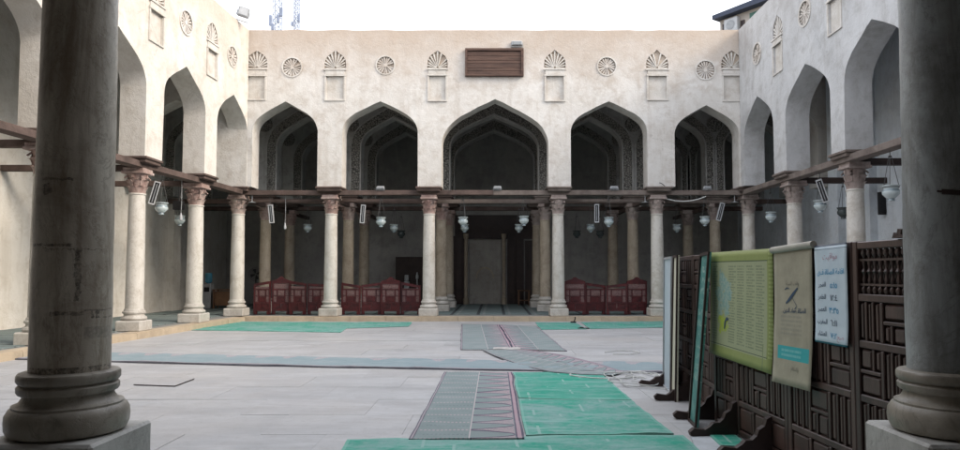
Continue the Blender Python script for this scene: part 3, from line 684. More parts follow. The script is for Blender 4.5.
tube_fixture(-4.33, 22.2, 3.48, 'white framed lantern hanging in the second bay from the left', radians(4))
tube_fixture(3.33, 22.2, 3.5, 'pale lantern hanging upright right of the middle arch', 0)
tube_fixture(7.38, 22.2, 3.55, 'tilted white framed lantern in the rightmost far bay', radians(15))
tube_fixture(XL(16.9)-.25, 17.2, 3.58, 'tilted white framed lantern on the left arcade', radians(14), .5)
tube_fixture(8.2, 16.95, 3.6, 'tilted dark framed lantern on the right arcade', radians(-16), -.5)
for x, t, z in ((-7.98, 'left', 3.88), (4.93, 'centre right', 3.88), (7.87, 'right', 3.88)):
    b = MB(); b.lathe([(.012, .0), (.012, .24)], 8); b.lathe([(.12, -.02), (.13, -.01), (.05, .01), (.012, .03)], 14); tag(b.build('disc_lamp', WHITE, None, (x, 22.25, z)), f'flat white disc lamp on a short rod, {t} side of the far arcade', 'lamp', 'flat disc lamps')
for x, y, z, t in ((-6.9, 22.3, 3.1, 'hanging from a long cord in the leftmost far bay'), (XL(18.4)-.3, 18.6, 3.1, 'hanging from a long cord in the left arcade')):
    b = MB(); b.tube([(0, 0, .08), (.01, 0, .5), (0, 0, 1.0)], .008, 5); b.lathe([(.02, -.12), (.04, -.1), (.045, -.03), (.025, .04), (.02, .09)], 10); tag(b.build('bare_bulb', WHITE, None, (x, y, z)), 'bare white bulb '+t, 'bulb', 'bare bulbs')
def flood(x, y, z, label, rz=0, s=1., mat=WHITE, tilt=0):
    e = empty('floodlight', (x, y, z), label, 'floodlight', 'small floodlights', rz); e.rotation_euler[0] = tilt; e.scale = (s, s, s)
    b = MB(); b.box(-.17, .17, -.05, .06, .0, .13, bev=.015); b.build('housing', mat, e)
    b = MB(); b.box(-.14, .14, -.06, -.051, .02, .11); b.build('lens', GREYM, e)
    b = MB(); b.box(-.19, -.175, -.02, .02, -.04, .07); b.box(.175, .19, -.02, .02, -.04, .07); b.box(-.19, .19, -.02, .02, -.055, -.04); b.build('bracket', GREYM, e)
for x, t in ((-5.48+.1, 'left of the column between the red screens'), (-3.75, 'in the second bay from the left'), (.08, 'under the wide middle arch'), (3.9, 'in the bay right of the middle arch'), (6.95, 'in the rightmost bay')):
    flood(x, 22.15, TB+.19, 'white floodlight on the far tie beam '+t, 0, .72)
flood(.72, 22.0, 9.02, 'small white floodlight on top of the dark plank shutter', 0, 1.05)
cable = MB(); cable.tube([(5.4+.25*i, 22.15, 4.05-.16*(1-(2*i/6-1)**2)) for i in range(7)], .018, 6); tag(cable.build('sagging_cable', CORD), 'pale cable sagging below the tie beam in the rightmost bay', 'cable')
b = MB(); b.tube([(5.34+.05*i, 21.98, 4.48-.03*i+.02*sin(i)) for i in range(6)], .012, 5); tag(b.build('wall_cable', BLACK), 'short dark cable beside the pad of the column right of the red screen', 'cable')
b = MB(); b.box(-.09, .09, -.06, .06, -.32, .32, bev=.01); b.box(-.07, .07, -.066, -.061, -.28, .28); tag(b.build('wall_speaker', BLACK, None, (WR-.1, 19.0, 3.5)), 'narrow black loudspeaker on the right aisle wall', 'speaker')
b = MB(); b.box(-.15, .15, -.1, .1, -.14, .14, bev=.02); b.tube([(0, 0, .14), (0, 0, .7)], .012, 5); tag(b.build('hanging_speaker', BLACK, None, (-9.9, 21.2, 3.66)), 'black box loudspeaker above the lamp in the left aisle', 'speaker')

# ------------------------------------------------------------------ wooden panel on the far wall
e = empty('plank_shutter', (-.02, 22.03, 8.45), 'dark weathered plank panel fixed above the wide middle arch', 'shutter')
pw, ph = .96, .46
for a in ((-pw, pw, ph-.08, ph), (-pw, pw, -ph, -ph+.05), (-pw, -pw+.07, -ph+.05, ph-.08), (pw-.09, pw, -ph+.05, ph-.08)):
    b = MB(); b.box(a[0], a[1], -.10, .03, a[2], a[3], bev=.006); b.build('frame_board', W_PANEL, e)
zz = -ph+.05
for i, h in enumerate((.12, .11, .14, .10, .16, .15)):
    b = MB(); b.box(-pw+.072, pw-.092, -.05-random.uniform(0, .015), .02, zz+.004, zz+h-.004, bev=.004); b.build('plank', W_PANEL, e); zz += h
    if zz > ph-.09: break

# ------------------------------------------------------------------ red folding screens in the far bays
def red_leaf_mesh(w, h0, h1, peak):
    f = MB(); 
    def fn(a, z, d): return (a, d, z)
    def top(a):
        t = a/w; z = h0+(h1-h0)*t
        return z
    for a0, a1 in ((0, .05), (w-.05, w)): f.prism([(a0, .02), (a1, .02), (a1, top(a1)), (a0, top(a0))], -.025, .025, fn)
    for z0, z1 in ((.13, .19), (.38, .43), (.83, .87)): f.prism([(.05, z0), (w-.05, z0), (w-.05, z1), (.05, z1)], -.022, .022, fn)
    f.prism([(.05, top(.05)-.09), (w-.05, top(w-.05)-.09), (w-.05, top(w-.05)), (.05, top(.05))], -.024, .024, fn)
    if peak: f.prism([(-.02, top(0)-.001), (w+.02, top(w)-.001), (w*.93, top(w)+.02), (w*.66, top(w)+.08), (w*.58, top(w)+.13), (w*.5, top(w)+.15), (w*.42, top(w)+.13), (w*.34, top(w)+.08), (w*.07, top(0)+.02)], -.027, .027, fn)
    for s in (.17, w-.17):
        f.prism([(s-.02, .43), (s+.02, .43), (s+.02, .83), (s-.02, .83)], -.02, .02, fn)
    f.prism([(.05, .62), (.15, .62), (.15, .645), (.05, .645)], -.018, .018, fn); f.prism([(w-.15, .62), (w-.05, .62), (w-.05, .645), (w-.15, .645)], -.018, .018, fn)
    f.prism([(.19, .61), (w-.19, .61), (w-.19, .64), (.19, .64)], -.018, .018, fn)
    for x0 in (.05, w-.11): f.prism([(x0, .02), (x0+.06, .02), (x0+.05, .13), (x0+.01, .13)], -.06, .06, fn)
    return f.mesh('leaf', W_RED)
def inset_mesh(x0, x1, z0, z1, name, th=.012):
    f = MB(); f.box(x0, x1, -th, th, z0, z1); g = min(.03, (x1-x0)*.2, (z1-z0)*.2); f.box(x0+g, x1-g, -th-.008, th+.008, z0+g, z1-g)
    return f
def red_screen(x0, y, label, leaves, w):
    e = empty('red_screen', (x0, y, FZ), label, 'folding screen', 'low red wooden folding screens', 0)
    x = 0; n = len(leaves)
    for i, (h0, h1, pk) in enumerate(leaves):
        ang = radians(7)*(1 if i % 2 else -1)
        lf = inst('leaf', red_leaf_mesh(w-.012, h0, h1, pk), e, (x, .03 if i % 2 else .0, 0), (0, 0, ang)); x += w*cos(ang)
        q = w-.012
        for (a0, a1, z0, z1, mt) in ((.052, .149, .432, .618, W_REDIN), (.052, .149, .647, .828, W_REDIN), (q-.149, q-.052, .432, .618, W_REDIN), (q-.149, q-.052, .647, .828, W_REDIN),
                                 (.192, q-.192, .432, .608, W_RED), (.192, q-.192, .642, .828, W_REDIN), (.052, q/2-.005, .192, .378, W_RED), (q/2+.005, q-.052, .192, .378, W_RED), (.052, q-.052, .872, min(h0, h1)-.095, W_REDIN)):
            inset_mesh(a0, a1, z0, z1, 'inset').build('inset_panel', mt, lf)
    return e
red_screen(-8.06, 22.80, 'low red carved folding screen in the leftmost far bay', [(1.04, 1.14, 0), (1.14, 1.14, 1), (1.14, 1.05, 0), (1.05, 1.02, 0)], .60)
red_screen(-5.13, 22.80, 'low red carved folding screen in the second far bay, left of the middle arch', [(1.08, .98, 0), (1.0, 1.08, 0), (1.12, 1.12, 1), (1.10, .98, 0), (.98, 1.0, 0)][:4], .665)
red_screen(2.33, 22.80, 'low red carved folding screen in the bay right of the middle arch', [(1.12, 1.12, 1), (1.08, .98, 0), (.98, 1.06, 0), (1.12, 1.12, 1)], .70)

# ------------------------------------------------------------------ prayer hall back wall furniture
e = empty('prayer_niche', (-.45, YB, FZ), 'pale stone prayer niche panel with slim side posts in the far wall', 'prayer niche')
b = MB(); b.box(-.72, .72, -.06, -.003, 0, 2.9, bev=.02); b.build('niche_panel', plaster('niche_stone', (.40, .38, .35), (.32, .30, .27), (.22, .2, .18)), e)
for s in (-1, 1):
    b = MB(); b.lathe([(.12, 0), (.12, .25), (.085, .3), (.08, 2.9), (.12, 3.0), (.13, 3.15)], 16, (s*.85, -.16, 0)); b.build('niche_post', S_TAN, e)
b = MB()
for k in range(10):
    a, c = pi*k/10, pi*(k+1)/10; b.prism([(.36*cos(a), 1.15+.45*sin(a)), (.42*cos(a), 1.15+.52*sin(a)), (.42*cos(c), 1.15+.52*sin(c)), (.36*cos(c), 1.15+.45*sin(c))], -.085, -.061, lambda p, q, d: (p, d, q))
b.build('niche_moulding', S_TAN, e)
b = MB(); b.box(-1.35, 2.6, -.14, -.064, 2.93, 4.0); b.build('shade_board', W_DARK, e)  # added dark board standing in for the deep shade above the panel
for x, w, h, t in ((-1.75, .62, 3.0, 'left of the prayer niche'), (.92, .62, 3.0, 'just right of the prayer niche'), (1.78, .75, 2.8, 'further right of the prayer niche')):
    e = empty('dark_door', (x, YB, FZ), 'tall dark wooden door '+t, 'door', 'dark doors in the far wall')
    b = MB(); b.box(-w/2-.06, w/2+.06, -.10, -.003, 0, h+.06); b.build('door_frame', W_DARK, e)
    for s in (-1, 1): b = MB(); b.box(min(0, s*w/2)+.01, max(0, s*w/2)-.01, -.13, -.101, .05, h, bev=.008); b.box(min(0, s*w/2)+.05, max(0, s*w/2)-.05, -.145, -.131, .3, h-.4, bev=.005); b.build('door_leaf', W_DARK, e)
e = empty('bookcase', (-3.75, 29.9, FZ), 'dark wooden cabinet with white objects behind the second red screen', 'cabinet')
b = MB(); b.box(-.58, .58, -.25, .25, 0, 2.1, bev=.01); b.build('carcass', W_DARK, e)
for s in (-1, 1): b = MB(); b.box(min(0, s*.54)+.01, max(0, s*.54)-.01, -.27, -.251, 1.0, 2.02, bev=.006); b.build('door', W_DARK, e)
b = MB(); b.box(-.16, .06, -.5, -.3, .0, 1.05, bev=.02); b.box(-.14, .04, -.52, -.3, 1.05, 1.32, bev=.03); tag(b.build('white_appliance', WHITE, None, (-3.75, 29.75, FZ)), 'white appliance standing in front of the dark cabinet', 'appliance')
b = MB(); b.lathe([(.06, 0), (.07, .1), (.03, .22), (.025, .28)], 12); b.lathe([(.16, -1.15), (.17, -1.12), (.04, -1.1), (.03, -.01)], 12); tag(b.build('white_vase', WHITE, None, (-3.35, 29.3, FZ+1.15)), 'small white vase on a slim stand beside the dark cabinet', 'vase')
e = empty('wooden_stool', (1.25, 29.6, FZ), 'open brown wooden stand beside the dark door', 'stand')
for sx in (-1, 1):
    for sy in (-1, 1): b = MB(); b.box(sx*.22-.025, sx*.22+.025, sy*.18-.025, sy*.18+.025, 0, .62); b.build('leg', W_TABLE, e)
b = MB(); b.box(-.27, .27, -.23, .23, .62, .66, bev=.008); b.build('top', W_TABLE, e)
b = MB(); b.box(-.2, .2, -.16, .16, .2, .23); b.build('shelf', W_TABLE, e)
e = empty('donation_box', (-1.95, 28.9, FZ), 'dark iron stand with a small white notice, left of the prayer niche', 'stand')
b = MB()
for sx in (-1, 1):
    for sy in (-1, 1): b.box(sx*.17-.015, sx*.17+.015, sy*.12-.015, sy*.12+.015, 0, 1.2)
b.build('frame', BLACK, e)
b = MB(); b.box(-.15, .15, -.1, .1, .62, 1.1, bev=.01); b.build('box', GREYM, e)
b = MB(); b.box(-.08, .08, -.115, -.101, .85, 1.0); b.build('notice', WHITE, e)
e = empty('pedestal_fan', (-9.55, 27.2, FZ), 'dark round pedestal fan behind the leftmost red screen', 'fan')
b = MB(); b.lathe([(.2, 0), (.2, .03), (.03, .06), (.025, 1.25)], 16); b.build('stand', BLACK, e)
b = MB(); 
for k in range(5): b.tube([((.26-.05*k)*cos(2*pi*i/24), -.06+.0*k, 1.35+(.26-.05*k)*sin(2*pi*i/24)) for i in range(25)], .006, 5)
b.build('cage', BLACK, e)
for k in range(4):
    a = k*pi/2+.3; b = MB(); b.prism([(.03*cos(a-.5), 1.35+.03*sin(a-.5)), (.22*cos(a-.3), 1.35+.22*sin(a-.3)), (.23*cos(a+.35), 1.35+.23*sin(a+.35)), (.03*cos(a+.5), 1.35+.03*sin(a+.5))], -.02, .0, lambda p, q, d: (p, d, q)); b.build('blade', BLACK, e)
e = empty('water_cooler', (-11.35, 27.0, FZ), 'white water cooler with a blue bottle at the end of the left aisle', 'water cooler')
b = MB(); b.box(-.16, .16, -.16, .16, 0, .98, bev=.02); b.build('cabinet', WHITE, e)
b = MB(); b.lathe([(.05, .98), (.13, 1.05), (.135, 1.12), (.125, 1.15), (.135, 1.2), (.135, 1.36), (.12, 1.4)], 18); b.build('bottle', BLUE, e)
b = MB(); b.box(-.1, .1, -.18, -.161, .66, .84); b.build('tap_recess', BLACK, e)
e = empty('side_table', (-10.72, 27.0, FZ), 'brown wooden table beside the water cooler', 'table')
b = MB(); b.box(-.38, .38, -.25, .25, .72, .76, bev=.008); b.build('top', W_TABLE, e)
for sx in (-1, 1):
    for sy in (-1, 1): b = MB(); b.box(sx*.33-.025, sx*.33+.025, sy*.2-.025, sy*.2+.025, 0, .72); b.build('leg', W_TABLE, e)
b = MB(); b.box(-.3, .3, -.2, .2, .12, .68, bev=.01); b.build('cupboard', W_TABLE, e)

# ------------------------------------------------------------------ carpets
def quad_sheet(name, label, cat, corners, z, mat, th=.008, nu=28, nv=34, wav=.005, group=None, ax=None):
    """corners BL, BR, TR, TL on the floor; UV 0..1; a real thin slab"""
    A, B, C_, D = [Vector((*c, 0)) for c in corners]; cen = (A+B+C_+D)/4
    vs, uv, fs = [], [], []
    for k in (1, 0):
        for j in range(nv+1):
            for i in range(nu+1):
                u, v = i/nu, j/nv; p = (A*(1-u)+B*u)*(1-v)+(D*(1-u)+C_*u)*v
                edge = min(u, 1-u, v, 1-v) < 1e-6
                jit = Vector((noise.noise(p*1.3+Vector((z, 0, 9))), noise.noise(p*1.3+Vector((0, 5, 9))), 0))*(.028 if edge else 0)
                h = wav*(1+noise.noise(p*2.2)+.6*noise.noise(p*6))+wav*2.2*max(0, .35-abs(noise.noise(Vector((p.x*.9, p.y*2.6, 3+z*50)))))**2*8
                vs.append((p+jit-cen+Vector((0, 0, (h+th) if k else 0)))[:]); uv.append((u, v))
    n = (nu+1)*(nv+1)
    for j in range(nv):
        for i in range(nu):
            p = j*(nu+1)+i; fs += [(p, p+1, p+nu+2, p+nu+1), (n+p, n+p+nu+1, n+p+nu+2, n+p+1)]
    rim = list(range(nu+1))+[j*(nu+1)+nu for j in range(1, nv+1)]+[nv*(nu+1)+i for i in range(nu-1, -1, -1)]+[j*(nu+1) for j in range(nv-1, 0, -1)]
    for i in range(len(rim)): p, q = rim[i], rim[(i+1) % len(rim)]; fs.append((p, p+n, q+n, q))
    me = bpy.data.meshes.new(name); me.from_pydata(vs, [], fs); me.update()
    ul = me.uv_layers.new(name='UVMap')
    for l in me.loops: ul.data[l.index].uv = uv[l.vertex_index]
    me.materials.append(mat); o = bpy.data.objects.new(name, me); col.objects.link(o); o.location = (cen.x, cen.y, z)
    return tag(o, label, cat, group)
GREYG = (.235, .285, .285)
def prayer_mat(name, L, W, step=.35, flip=False, wear=.35):
    m = M(name, .95, .05); U, V, _ = m.xyz(m.vec('UV')); w = m.world()
    if flip: U = U.inv()
    f = (V*(L/step)).fr(); d = (f-.5).ab()*2.       # 0 mid, 1 at seam
    x = U.rng(.52, .93)
    arch = d.lt((x.mx(0.)*-1.+1.).pw(.5)*.93)
    inA = U.gt(.52)*U.lt(.93)
    c = m.mix(m.noise(w, 60, 3), GREYG, tuple(q*.8 for q in GREYG))
    pink = m.mix(m.noise(w, 45, 3).gt(.52), (.37, .29, .31), (.28, .26, .27))
    c = m.mix(inA*arch.inv(), c, pink)
    rim = (d-(x.mx(0.)*-1.+1.).pw(.5)*.93).ab().lt(.09)*inA; c = m.mix(rim, c, (.11, .09, .13))
    dash = ((V*0.+U)*26.).fr().gt(.4)
    c = m.mix(d.gt(.86)*U.lt(.52)*dash*.8, c, (.38, .33, .34))
    c = m.mix(d.lt(.10)*U.lt(.52)*dash*U.gt(.1), c, (.17, .21, .22))
    c = m.mix((U-.52).ab().lt(.006), c, (.45, .40, .40))
    for a, b_, cc in ((.0, .012, (.14, .13, .16)), (.012, .026, (.33, .29, .31)), (.026, .036, (.12, .11, .14)), (.935, .95, (.10, .08, .12)), (.95, .982, (.38, .27, .30)), (.982, 1.1, (.09, .075, .11))):
        c = m.mix(U.gt(a)*U.lt(b_), c, cc)
    c = m.mix(m.noise(w, 2.2, 6, .7).rng(.4, .75)*wear, c, (.34, .36, .37)); m.color(c); m.bump(m.noise(w, 220, 2), .3, .004); return m.m
def green_mat(name, L, W, wear=.5, base=(.032, .32, .225)):
    m = M(name, .8, .15); U, V, _ = m.xyz(m.vec('UV')); w = m.world(); X = U*W; Y = V*L
    n = m.noise(w, 1.5, 7, .72, .8); n2 = m.noise(w, 9, 6, .75)
    c = m.mix(m.noise(w, 3, 4), base, tuple(q*.75 for q in base))
    st = ((X*3.6).fr()-.5).ab().lt(.05)*((Y*1.15+(X*3.6).fl()*.37).fr()).lt(.45)*m.noise(w, 1.1, 3).gt(.5)
    c = m.mix(st*.55, c, (.38, .49, .46))
    c = m.mix((n*.65+n2*.35).rng(.40, .58)*wear, c, (.24, .34, .34))
    sk = m.noise(m.world((.5, 3.2, 1)), 2.1, 7, .75, .8); c = m.mix(sk.rng(.50, .64)*(wear*.5+.35), c, (.26, .41, .385))
    c = m.mix(n2.rng(.55, .7)*.35, c, (.24, .38, .34))
    ed = U.mn(U.inv())*W; ed2 = V.mn(V.inv())*L; c = m.mix(ed.mn(ed2).lt(.03)*.5, c, (.22, .42, .36))
    m.color(c); m.bump(n2*.6+((Y*60.).sn()*.2), .4, .006); return m.m
def runner_mat():
    m = M('runner_weave', .95, .05); U, V, _ = m.xyz(m.vec('UV')); w = m.world(); LL = 15.9
    f = (U*(LL/.55)).fr(); d = (f-.5).ab()*2.; x = V.rng(.70, .97).mx(0.)
    arch = d.lt((x*-1.+1.).pw(.45)*.86)
    c = m.mix(m.noise(w, 60, 3), (.25, .31, .33), (.21, .27, .29))
    c = m.mix(V.gt(.70)*V.lt(.97)*arch.inv()*((U*(15.9/.39)).fl()*3.7).sn().gt(-.5), c, m.mix(m.noise(w, 40, 2).gt(.5), (.40, .33, .35), (.27, .29, .30)))
    c = m.mix(V.lt(.06), c, (.12, .12, .14)); c = m.mix(V.gt(.06)*V.lt(.10), c, (.34, .30, .31))
    c = m.mix(V.gt(.97), c, (.30, .32, .33))
    c = m.mix(m.noise(w, 1.8, 6, .7).rng(.4, .7)*.35, c, (.36, .38, .40)); m.color(c); m.bump(m.noise(w, 220, 2), .3, .004); return m.m
# runner across the court (slightly bowed): ten strips would be seams, so one bowed mesh
rn = quad_sheet('carpet_runner', 'long grey blue prayer runner with small pink arches laid across the whole court', 'carpet',
    [(-8.75, 12.25), (7.2, 10.35), (7.2, 11.55), (-8.65, 13.45)], .004, runner_mat(), .012, 150, 12, .006)
for v in rn.data.vertices: v.co.y -= .35*(1-((v.co.x-1.0)/8.6)**2)
NEARP = quad_sheet('prayer_carpet', 'near grey prayer carpet with a column of pointed arches beside the green mats', 'carpet', [(-.79, 6.36), (.265, 6.36), (.26, 10.6), (-.78, 10.6)], .006, prayer_mat('near_prayer_weave', 4.24, 1.05), .010, 20, 60)
quad_sheet('prayer_carpet', 'left one of the two far prayer carpets leading to the middle arch', 'carpet', [px(460.8, 349.6), px(513.5, 349.8), px(499, 325), px(461.7, 324.6)], .005, prayer_mat('far_prayer_weave', 6.6, 1.05, .40), .010, 20, 60)
quad_sheet('prayer_carpet', 'right one of the two far prayer carpets leading to the middle arch', 'carpet', [px(514, 349.8), px(565.8, 351), px(536.7, 326.7), px(499.5, 325)], .0055, prayer_mat('far_prayer_weave_right', 6.6, 1.05, .40, True), .010, 20, 60)
# diagonal folded carpet
def diag():
    lower = [px(*p) for p in ((482.5, 350.4), (493, 355.5), (505, 360.5), (518, 365), (533, 369), (553, 372.8), (580, 375), (612, 375.6))]
    upper = [px(*p) for p in ((520, 350.2), (530, 351.2), (541, 352.4), (555, 354.5), (570, 357.5), (588, 362), (604, 367), (622, 372.4))]
    vs, uv, fs = [], [], []; NV = 5; n = len(lower)
    for k in (1, 0):
        for i in range(n):
            for j in range(NV+1):
                t = j/NV; p = Vector((*lower[i], 0))*(1-t)+Vector((*upper[i], 0))*t
                vs.append((p.x, p.y, .030+.012*noise.noise(p*2) if k else .018)); uv.append((t, i/(n-1)))
    m_ = n*(NV+1)
    for i in range(n-1):
        for j in range(NV):
            p = i*(NV+1)+j; fs += [(p, p+1, p+NV+2, p+NV+1), (m_+p, m_+p+NV+1, m_+p+NV+2, m_+p+1)]
    rim = list(range(NV+1))+[i*(NV+1)+NV for i in range(1, n)]+[(n-1)*(NV+1)+j for j in range(NV-1, -1, -1)]+[i*(NV+1) for i in range(n-2, 0, -1)]
    for i in range(len(rim)): p, q = rim[i], rim[(i+1) % len(rim)]; fs.append((p, p+m_, q+m_, q))
    me = bpy.data.meshes.new('carpet'); me.from_pydata(vs, [], fs); me.update(); ul = me.uv_layers.new(name='UVMap')
    for l in me.loops: ul.data[l.index].uv = uv[l.vertex_index]
    me.materials.append(prayer_mat('diagonal_weave', 5.2, 1.2, .34, False, .6)); o = bpy.data.objects.new('prayer_carpet', me); col.objects.link(o)
    tag(o, 'curved prayer carpet swept diagonally over the runner in the middle of the court', 'carpet')
diag()
quad_sheet('folded_cloth', 'white underside corner of the diagonal carpet folded over', 'cloth', [px(493, 350.8), px(521, 350.6), px(519, 348.4), px(494, 348.8)], .02, simple('carpet_backing', (.5, .48, .46), None, 8), .01, 8, 4, .01)
G = 'green plastic mats'
quad_sheet('green_mat', 'worn green mat nearest the runner, beside the near prayer carpet', 'mat', [(.285, 8.43), (1.66, 8.34), (1.62, 10.62), (.275, 10.66)], .004, green_mat('green_mat_far', 2.2, 1.36, .35), .006, group=G)
quad_sheet('green_mat', 'worn green mat second from the runner, beside the near prayer carpet', 'mat', [(.285, 6.52), (1.70, 6.60), (1.66, 8.30), (.285, 8.40)], .003, green_mat('green_mat_mid', 1.8, 1.38, .75), .006, group=G)
quad_sheet('green_mat', 'wide green mat nearest the viewer, under the end of the prayer carpet', 'mat', [(-1.25, 4.2), (1.80, 4.2), (1.78, 6.55), (-1.36, 6.38)], .0, green_mat('green_mat_near', 2.3, 3.1, .7), .006, group=G)
quad_sheet('green_mat', 'large green mat lying before the leftmost far bays', 'mat', [px(191, 330), px(341.5, 332.4), px(357, 322.4), px(240, 321.7)], .003, green_mat('green_mat_a', 3.5, 5.6, 0.70), .006, group=G)
quad_sheet('green_mat', 'narrow green mat before the second red screen', 'mat', [px(346, 328.4), px(408.8, 326.4), px(412.7, 322.3), px(358, 322.3)], .006, green_mat('green_mat_b', 1.6, 2.2, 0.80), .006, group=G)
quad_sheet('green_mat', 'green mat right of the far prayer carpets', 'mat', [px(541, 329.6), px(586, 329), px(574, 322.4), px(534.6, 322.5)], .004, green_mat('green_mat_c', 2, 1.6, 0.60), .006, group=G)
quad_sheet('green_mat', 'long green mat before the right-hand red screen', 'mat', [px(590, 328.8), px(700, 326.7), px(700, 320.9), px(580, 322.4)], .004, green_mat('green_mat_d', 1.8, 4, 0.70), .006, group=G)
quad_sheet('green_mat', 'small green mat scrap under the near screen feet', 'mat', [(2.02, 6.15), (2.26, 6.12), (2.30, 6.62), (2.04, 6.66)], .003, green_mat('green_mat_e', .5, .3, .1), .006, 6, 6, group=G)
quad_sheet('paper_sheet', 'pale grey sheet lying left of the near screen foot', 'sheet', [(1.74, 5.9), (2.02, 5.9), (2.10, 6.6), (1.86, 6.62)], .003, simple('pale_sheet', (.5, .53, .56), None, 4), .003, 4, 4, .002)
# thin dark edged board in the floor on the left
e = empty('floor_hatch', (*px(163, 381), 0), 'thin dark edged hatch board in the paving on the left', 'hatch')
c0 = Vector((*px(163, 381), 0)); P = [Vector((*px(*p), 0))-c0 for p in ((137, 384.2), (178, 385.6), (197, 378.5), (158, 378.6))]
b = MB(); b.prism([(p.x, p.y) for p in P], .004, .016, lambda a, c, d: (a, c, d)); b.build('board', SLAB, e)
b = MB()
for i, (r, h) in enumerate(((.007, .02), (.009, .024), (.003, .018), (.003, .018))): b.tube([P[i]+Vector((0, 0, .012)), P[(i+1) % 4]+Vector((0, 0, .012))], r*.7, 5)
b.build('edge', W_DARK, e)
b = MB(); b.box(-.16, .16, -.06, .06, .004, .03, bev=.008); b.box(-.1, .0, -.04, .04, .03, .05); tag(b.build('drain_cover', BLACK, None, (*px(583, 328.5), 0)), 'small dark drain cover beside the long green mat', 'drain cover')
b = MB(); b.box(-.09, .09, -.05, .05, .01, .06, bev=.02); b.tube([(.02, 0, .05), (.05, 0, .12), (.06, 0, .2)], .02, 6); tag(b.build('dark_scrap', BLACK, None, (*px(573, 323), 0)), 'small dark upright scrap on the green mat right of the far carpets', 'scrap')
# aisle carpets with lines
def lined(name, n, lines, alongU=True):
    m = M(name, .95, .05); U, V, _ = m.xyz(m.vec('UV')); w = m.world(); q = (V if alongU else U)*float(n); f = q.fr()
    c = m.mix(m.noise(w, 50, 3), (.20, .245, .24), (.16, .20, .20)); c = m.mix((f-.5).ab().gt(.44), c, (.07, .08, .085)); c = m.mix((f-.22).ab().lt(.05), c, lines)
    m.color(c); m.bump(m.noise(w, 200, 2), .3, .004); return m.m
for i in range(3):
    x = -9.15-i*1.02; quad_sheet('aisle_carpet', f'grey green striped carpet of the left aisle, {ORD[i]} from the kerb', 'carpet', [(x-.98, 4.0), (x, 4.0), (x+.25, 22.6), (x-.75, 22.6)], FZ, lined('striped_left_%d' % i, 46, (.27, .28, .27)), .01, 6, 60, .003, 'carpets in the left aisle')
for i in range(7):
    y = 22.95+i*1.08; quad_sheet('hall_carpet', f'grey teal prayer carpet row in the prayer hall, row {["one", "two", "three", "four", "five", "six", "seven"][i]} from the court', 'carpet', [(WL+.1, y), (WR-.1, y), (WR-.1, y+1.05), (WL+.1, y+1.05)], FZ, lined('hall_rows_%d' % i, 26, (.24, .27, .26), False), .008, 60, 4, .002, 'carpet rows in the prayer hall')
# white cable coils
b = MB(); cx, cy = px(639, 379.5)
pts = []
for i in range(110):
    t = i*.17; r = .30+.17*sin(i*.045)+.05*sin(i*.9); pts.append((cx+r*1.05*cos(t)+.10*sin(i*.1), cy+r*1.7*sin(t)+.12*cos(i*.07), .02+.00035*i))
b.tube(pts, .008, 5); tag(b.build('cable_coil', CORD), 'tangled coil of white cable on the paving by the notice screens', 'cable')
b = MB(); pts = [(*px(*p), .022) for p in ((640, 377), (615, 379), (590, 378.2), (570, 375.6), (574, 373.4), (592, 372.2), (615, 372.5), (630, 373.5))]
P2 = []
for i in range(len(pts)-1):
    for k in range(5):
        t = k/5; p0, p1, p2, p3 = [Vector(pts[max(0, min(len(pts)-1, j))]) for j in (i-1, i, i+1, i+2)]
        P2.append(.5*((2*p1)+(p2-p0)*t+(2*p0-5*p1+4*p2-p3)*t*t+(3*p1-p0-3*p2+p3)*t**3))
b.tube(P2, .011, 5); tag(b.build('loose_cable', CORD), 'loose loop of white cable at the corner of the green mat', 'cable')
b = MB(); pts = [(*px(*p), .02) for p in ((604, 352.6), (616, 351), (632, 351.3), (639, 353), (628, 354.6), (612, 354.4))]; b.tube(pts, .009, 5); tag(b.build('small_cable', CORD), 'short curved pale cable lying right of the diagonal carpet', 'cable')

